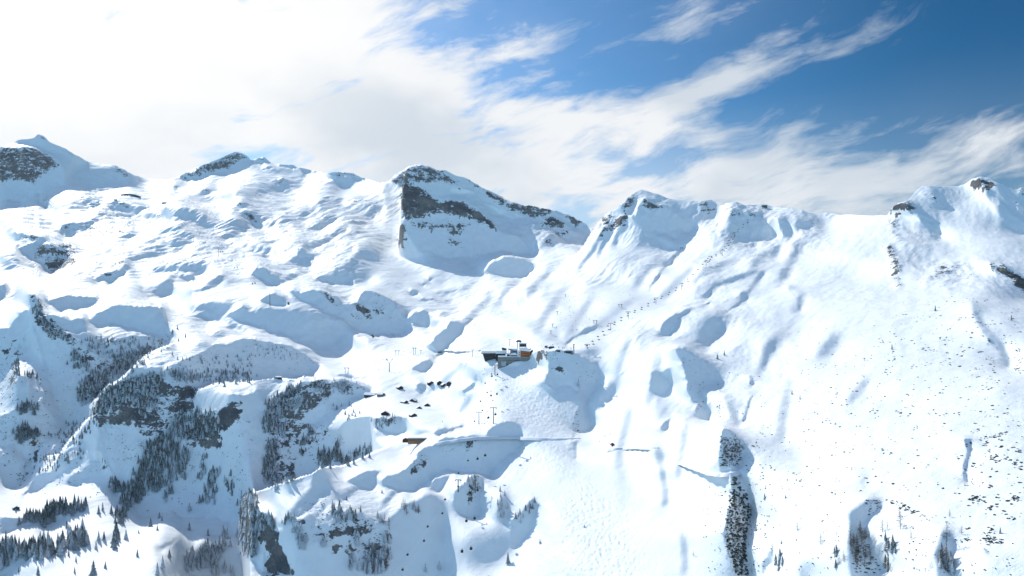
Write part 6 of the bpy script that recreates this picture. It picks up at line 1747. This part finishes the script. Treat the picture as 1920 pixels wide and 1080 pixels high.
# glacier restaurant: arched dark building
p = at(244, 372, -3)
h = thing("glacier_restaurant", "long dark arched restaurant high on the glacier slope", "building", p, 0)
MB().prism([(-46, -4), (50, -6), (50, 4), (36, 9), (10, 13), (-18, 14), (-44, 9)], -10, 16).build("wall", M['darkcab'], h)
MB().prism([(-46, 9), (-18, 14.2), (10, 13.2), (36, 9.2), (50, 4.2), (52, 5.2), (36, 11), (10, 16), (-18, 17), (-48, 12)], -12, 18).build("roof_snow", M['snow'], h)
MB().box(-36, 28, -10.3, -9.8, 1, 6).build("window_band", M['glass'], h)


# ------------------------------------------------------------------ alpine huts
def hut(px, py, w, dep, hgt, rz, wall, label, name="alpine_hut"):
    p = at(px, py, -.8)
    r = thing(name, label, "hut", p, rz)
    MB().prism([(-w / 2, -2.5), (w / 2, -2.5), (w / 2, hgt), (0, hgt + w * .26), (-w / 2, hgt)], -dep / 2, dep / 2).build("wall", wall, r)
    o = 1.0
    e = hgt - o * .52
    MB().prism([(-w / 2 - o, e), (0, hgt + w * .26), (w / 2 + o, e), (w / 2 + o, e + .25), (0, hgt + w * .26 + .3), (-w / 2 - o, e + .25)], -dep / 2 - 1, dep / 2 + 1).build("roof", M['darkwood'], r)
    MB().prism([(-w / 2 - o + .1, e + .27), (0, hgt + w * .26 + .32), (w / 2 + o - .1, e + .27), (w / 2 + o - .3, e + 1.0), (0, hgt + w * .26 + 1.25), (-w / 2 - o + .3, e + 1.0)], -dep / 2 - .6, dep / 2 + .9).build("roof_snow", M['snow'], r)
    MB().box(-w * .12, w * .12, -dep / 2 - .1, -dep / 2 + .1, 0, hgt * .75).build("door", M['redwood'], r)
    for s in (-1, 1):
        MB().box(s * w * .32 - .5, s * w * .32 + .5, -dep / 2 - .1, -dep / 2 + .1, hgt * .4, hgt * .8).build("window", M['glass'], r)


HUTS = [
    (749.5, 731, 9.5, 12, 3.6, .5, 'darkwood', "dark gabled hut alone above the rounded snow boulder"), (807, 721, 9, 11, 3.4, .45, 'darkwood', "dark gabled hut just right of the rounded snow boulder"),
    (824, 719.5, 8.5, 9, 3.0, .2, 'darkwood', "leftmost dark hut of the upper cluster of three"), (832.5, 723, 9.5, 8, 1.8, .5, 'wood', "low half buried hut in the middle of the upper cluster"), (844, 721.5, 10.5, 11, 3.2, -.25, 'redwood', "largest dark hut at the right of the upper cluster"),
    (695, 743.5, 11, 22, 2.6, 1.25, 'wood', "long low hut with broad snow roof near the wooded rocks"), (714, 744, 8, 12, 3.4, 1.1, 'honey', "yellowish timber hut beside the long low one"),
    (758, 756.5, 9, 11, 2.4, .8, 'darkwood', "left hut of the middle pair in the white hollow"), (775.4, 754.5, 10, 10, 2.6, -.4, 'darkwood', "right hut of the middle pair in the white hollow"),
    (800.7, 762, 9, 9, 2.8, .15, 'wood', "solitary brown hut right of the middle pair"), (785.8, 767, 8, 8, 2.0, .2, 'wood', "small brown hut below the middle pair"),
    (722, 779.5, 13, 9, 3.4, .1, 'redwood', "wide red brown hut on the rim of the shaded knoll"), (774, 781.5, 9.5, 12, 3.2, .5, 'wood', "brown hut with blue shadow above the shaded knoll"),
]
for a, b, w, dp, hg, rz, wl, lab in HUTS:
    hut(a, b, w, dp, hg, rz, M[wl], lab)
hut(30, 955, 9, 11, 3.5, .6, M['wood'], "small farm hut on the sunny valley floor by the frame edge")

# long barn beside the snow road
mid = at(791, 831)
h = thing("long_barn", "long low honey coloured timber barn beside the snow road", "barn", (mid.x, mid.y - 2, mid.z - .2), 0.03)
L = 40.0
MB().box(-L / 2, L / 2, -4, 5, -4, 3.6).build("wall", M['honey'], h)
g_ = MB()
for k in range(14):
    xk = -L / 2 + 1.2 + k * (L - 2) / 14
    g_.box(xk, xk + 1.0, -4.1, -3.9, 1.2, 2.6)
g_.build("window_row", M['darkwood'], h)
MB().prism([(-L / 2 - 1, 3.5), (L / 2 + 1, 3.5), (L / 2 + 1, 3.9), (-L / 2 - 1, 3.9)], -5.2, 6).build("roof", M['wood'], h)
snow_slab(MB(), -L / 2 - .8, L / 2 + .8, -3.9, 6, 3.9, 1.2).build("roof_snow", M['snow'], h)
MB().prism([(-L / 2 - 8, -2), (-L / 2 - .05, -2), (-L / 2 - .05, 2.4), (-L / 2 - 4, 4.0), (-L / 2 - 8, 2.4)], -3, 4).build("annex", M['redwood'], h)

# snow groomers on the road below the moguls
p = at(1148.5, 837, 0)
h = thing("snow_groomer", "dark snow groomer parked on the track below the runs", "snow groomer", p, .3)
MB().box(-2.6, 2.6, -1.6, 1.6, .8, 2.0).build("body", M['red'], h)
MB().prism([(-1.4, 2.0), (1.2, 2.0), (.9, 3.4), (-1.1, 3.4)], -1.4, 1.4).build("cab", M['glass'], h)
for s in (-1, 1):
    MB().prism([(-2.8, .4), (-2.2, 0), (2.2, 0), (2.8, .4), (2.4, .95), (-2.4, .95)], s * 2.0 - .6, s * 2.0 + .6).build("track", M['darkcab'], h)
MB().box(2.9, 3.2, -2.4, 2.4, .1, 1.4).build("blade", M['steel'], h)


# ------------------------------------------------------------------ skiers
def skier_mesh():
    """one continuous body, crouched, grown from a skeleton"""
    J = [(0, 0, .95), (0, .05, 1.25), (0, .12, 1.5), (0, .16, 1.62), (0, .18, 1.78), (-.12, 0, .9), (-.16, .12, .52), (-.16, -.02, .1), (-.16, .14, .06), (.12, 0, .9), (.16, .12, .52), (.16, -.02, .1), (.16, .14, .06),
         (-.22, .1, 1.45), (-.36, .14, 1.2), (-.38, .36, 1.1), (.22, .1, 1.45), (.36, .14, 1.2), (.38, .36, 1.1)]
    R = [.17, .19, .17, .075, .13, .13, .09, .075, .07, .13, .09, .075, .07, .1, .075, .06, .1, .075, .06]
    E = [(0, 1), (1, 2), (2, 3), (3, 4), (0, 5), (5, 6), (6, 7), (7, 8), (0, 9), (9, 10), (10, 11), (11, 12), (2, 13), (13, 14), (14, 15), (2, 16), (16, 17), (17, 18)]
    me = bpy.data.meshes.new("body")
    me.from_pydata(J, E, []); me.update()
    o = bpy.data.objects.new("body", me); COL.objects.link(o)
    md = o.modifiers.new("skin", 'SKIN'); md.use_smooth_shade = True
    sk = me.skin_vertices[0].data
    for i, r in enumerate(R):
        sk[i].radius = (r, r)
    sk[0].use_root = True
    dg = bpy.context.evaluated_depsgraph_get()
    out = bpy.data.meshes.new_from_object(o.evaluated_get(dg))
    bpy.data.objects.remove(o)
    return out


BODY = skier_mesh()
SK = []
for nm in ('cloth_dark', 'cloth_red'):
    r = thing("person", "skier", "skier", (0, -400, -300))
    me = BODY.copy(); me.materials.clear(); me.materials.append(M[nm])
    o = bpy.data.objects.new("ski_suit", me); COL.objects.link(o); o.parent = r
    for s in (-1, 1):
        MB().box(s * .16 - .05, s * .16 + .05, -.8, .95, 0, .04).build("ski", M['red' if nm == 'cloth_dark' else 'steel'], r)
    SK.append([r, 0])

RUNS = [
    ('G', [440,20,640,40,1000,-40,940,60,620,270,520,330,340,400,320,330], 58, "skier in dark clothes on the wide run above the station", "skiers on the wide run"),
    ('G', [300,90,440,20,600,40,560,200,380,300], 24, "skier in dark clothes on the wide run above the station", "skiers on the wide run"),
    ('F', [1080,690,1240,650,1700,680,1620,800,1360,800,1000,800], 34, "skier on the flat snow left of the station", "skiers left of the station"),
    ('F', [560,780,1000,700,1080,740,900,840,660,840], 16, "skier crossing the sunny floor of the bowl", "skiers in the bowl"),
    ('N', [1400,320,1640,200,1760,60,1700,250,1560,520,1300,620], 14, "skier on the smooth slope between huts and station", "skiers between huts and station"),
    ('C', [1000,1000,1300,900,1700,700,1900,640,1900,700,1500,860,1200,1000], 26, "far skier on the upper run below the ridge", "skiers on the upper run"),
    ('K', [640,20,740,0,740,130,660,130], 6, "skier standing near the snow groomer", "skiers near the groomer"),
    ('G', [240,420,460,430,640,470,500,470,300,460], 22, "person standing among the buildings on the station knoll", "people on the station knoll"),
]


def place_skiers():
    rg = np.random.default_rng(33)
    for tile, flat, n, lab, grp in RUNS:
        for p in scatter(tile, flat, n, rg):
            q = at(p[0], p[1], .02)
            k = 0 if rg.random() < .8 else 1
            s = float(rg.uniform(1.0, 1.15))
            if 'far' not in lab and grp != "people on the station knoll":
                pass
            l2 = lab if k == 0 else lab.replace("in dark clothes", "in a red jacket") if "dark clothes" in lab else lab
            g2 = grp if k == 0 or "dark clothes" not in lab else grp + " in red"
            if SK[k][1] == 0:
                SK[k][1] = 1
                r = SK[k][0]; r.location = q; r.rotation_euler = (0, 0, rg.uniform(0, 6.28)); r["label"] = l2; r["group"] = g2
            else:
                dup(SK[k][0], q, float(rg.uniform(0, 6.28)), l2, g2, s)


place_skiers()


# ------------------------------------------------------------------ thin mountain air
hz = MB().box(-6500, 6500, -300, 10400, -4000, 1300).build("haze", bpy.data.materials.new("haze"))
hz["kind"] = "stuff"
hm = hz.data.materials[0]
hm.use_nodes = True
ht = NT(hm.node_tree)
ho = ht.n('ShaderNodeOutputMaterial')
hv = ht.n('ShaderNodeVolumePrincipled')
hv.inputs['Color'].default_value = (0.80, 0.89, 1.0, 1.0)
hv.inputs['Density'].default_value = 0.000010
hv.inputs['Anisotropy'].default_value = 0.3
ht.link(hv.outputs[0], ho.inputs['Volume'])
SC.cycles.volume_bounces = 0
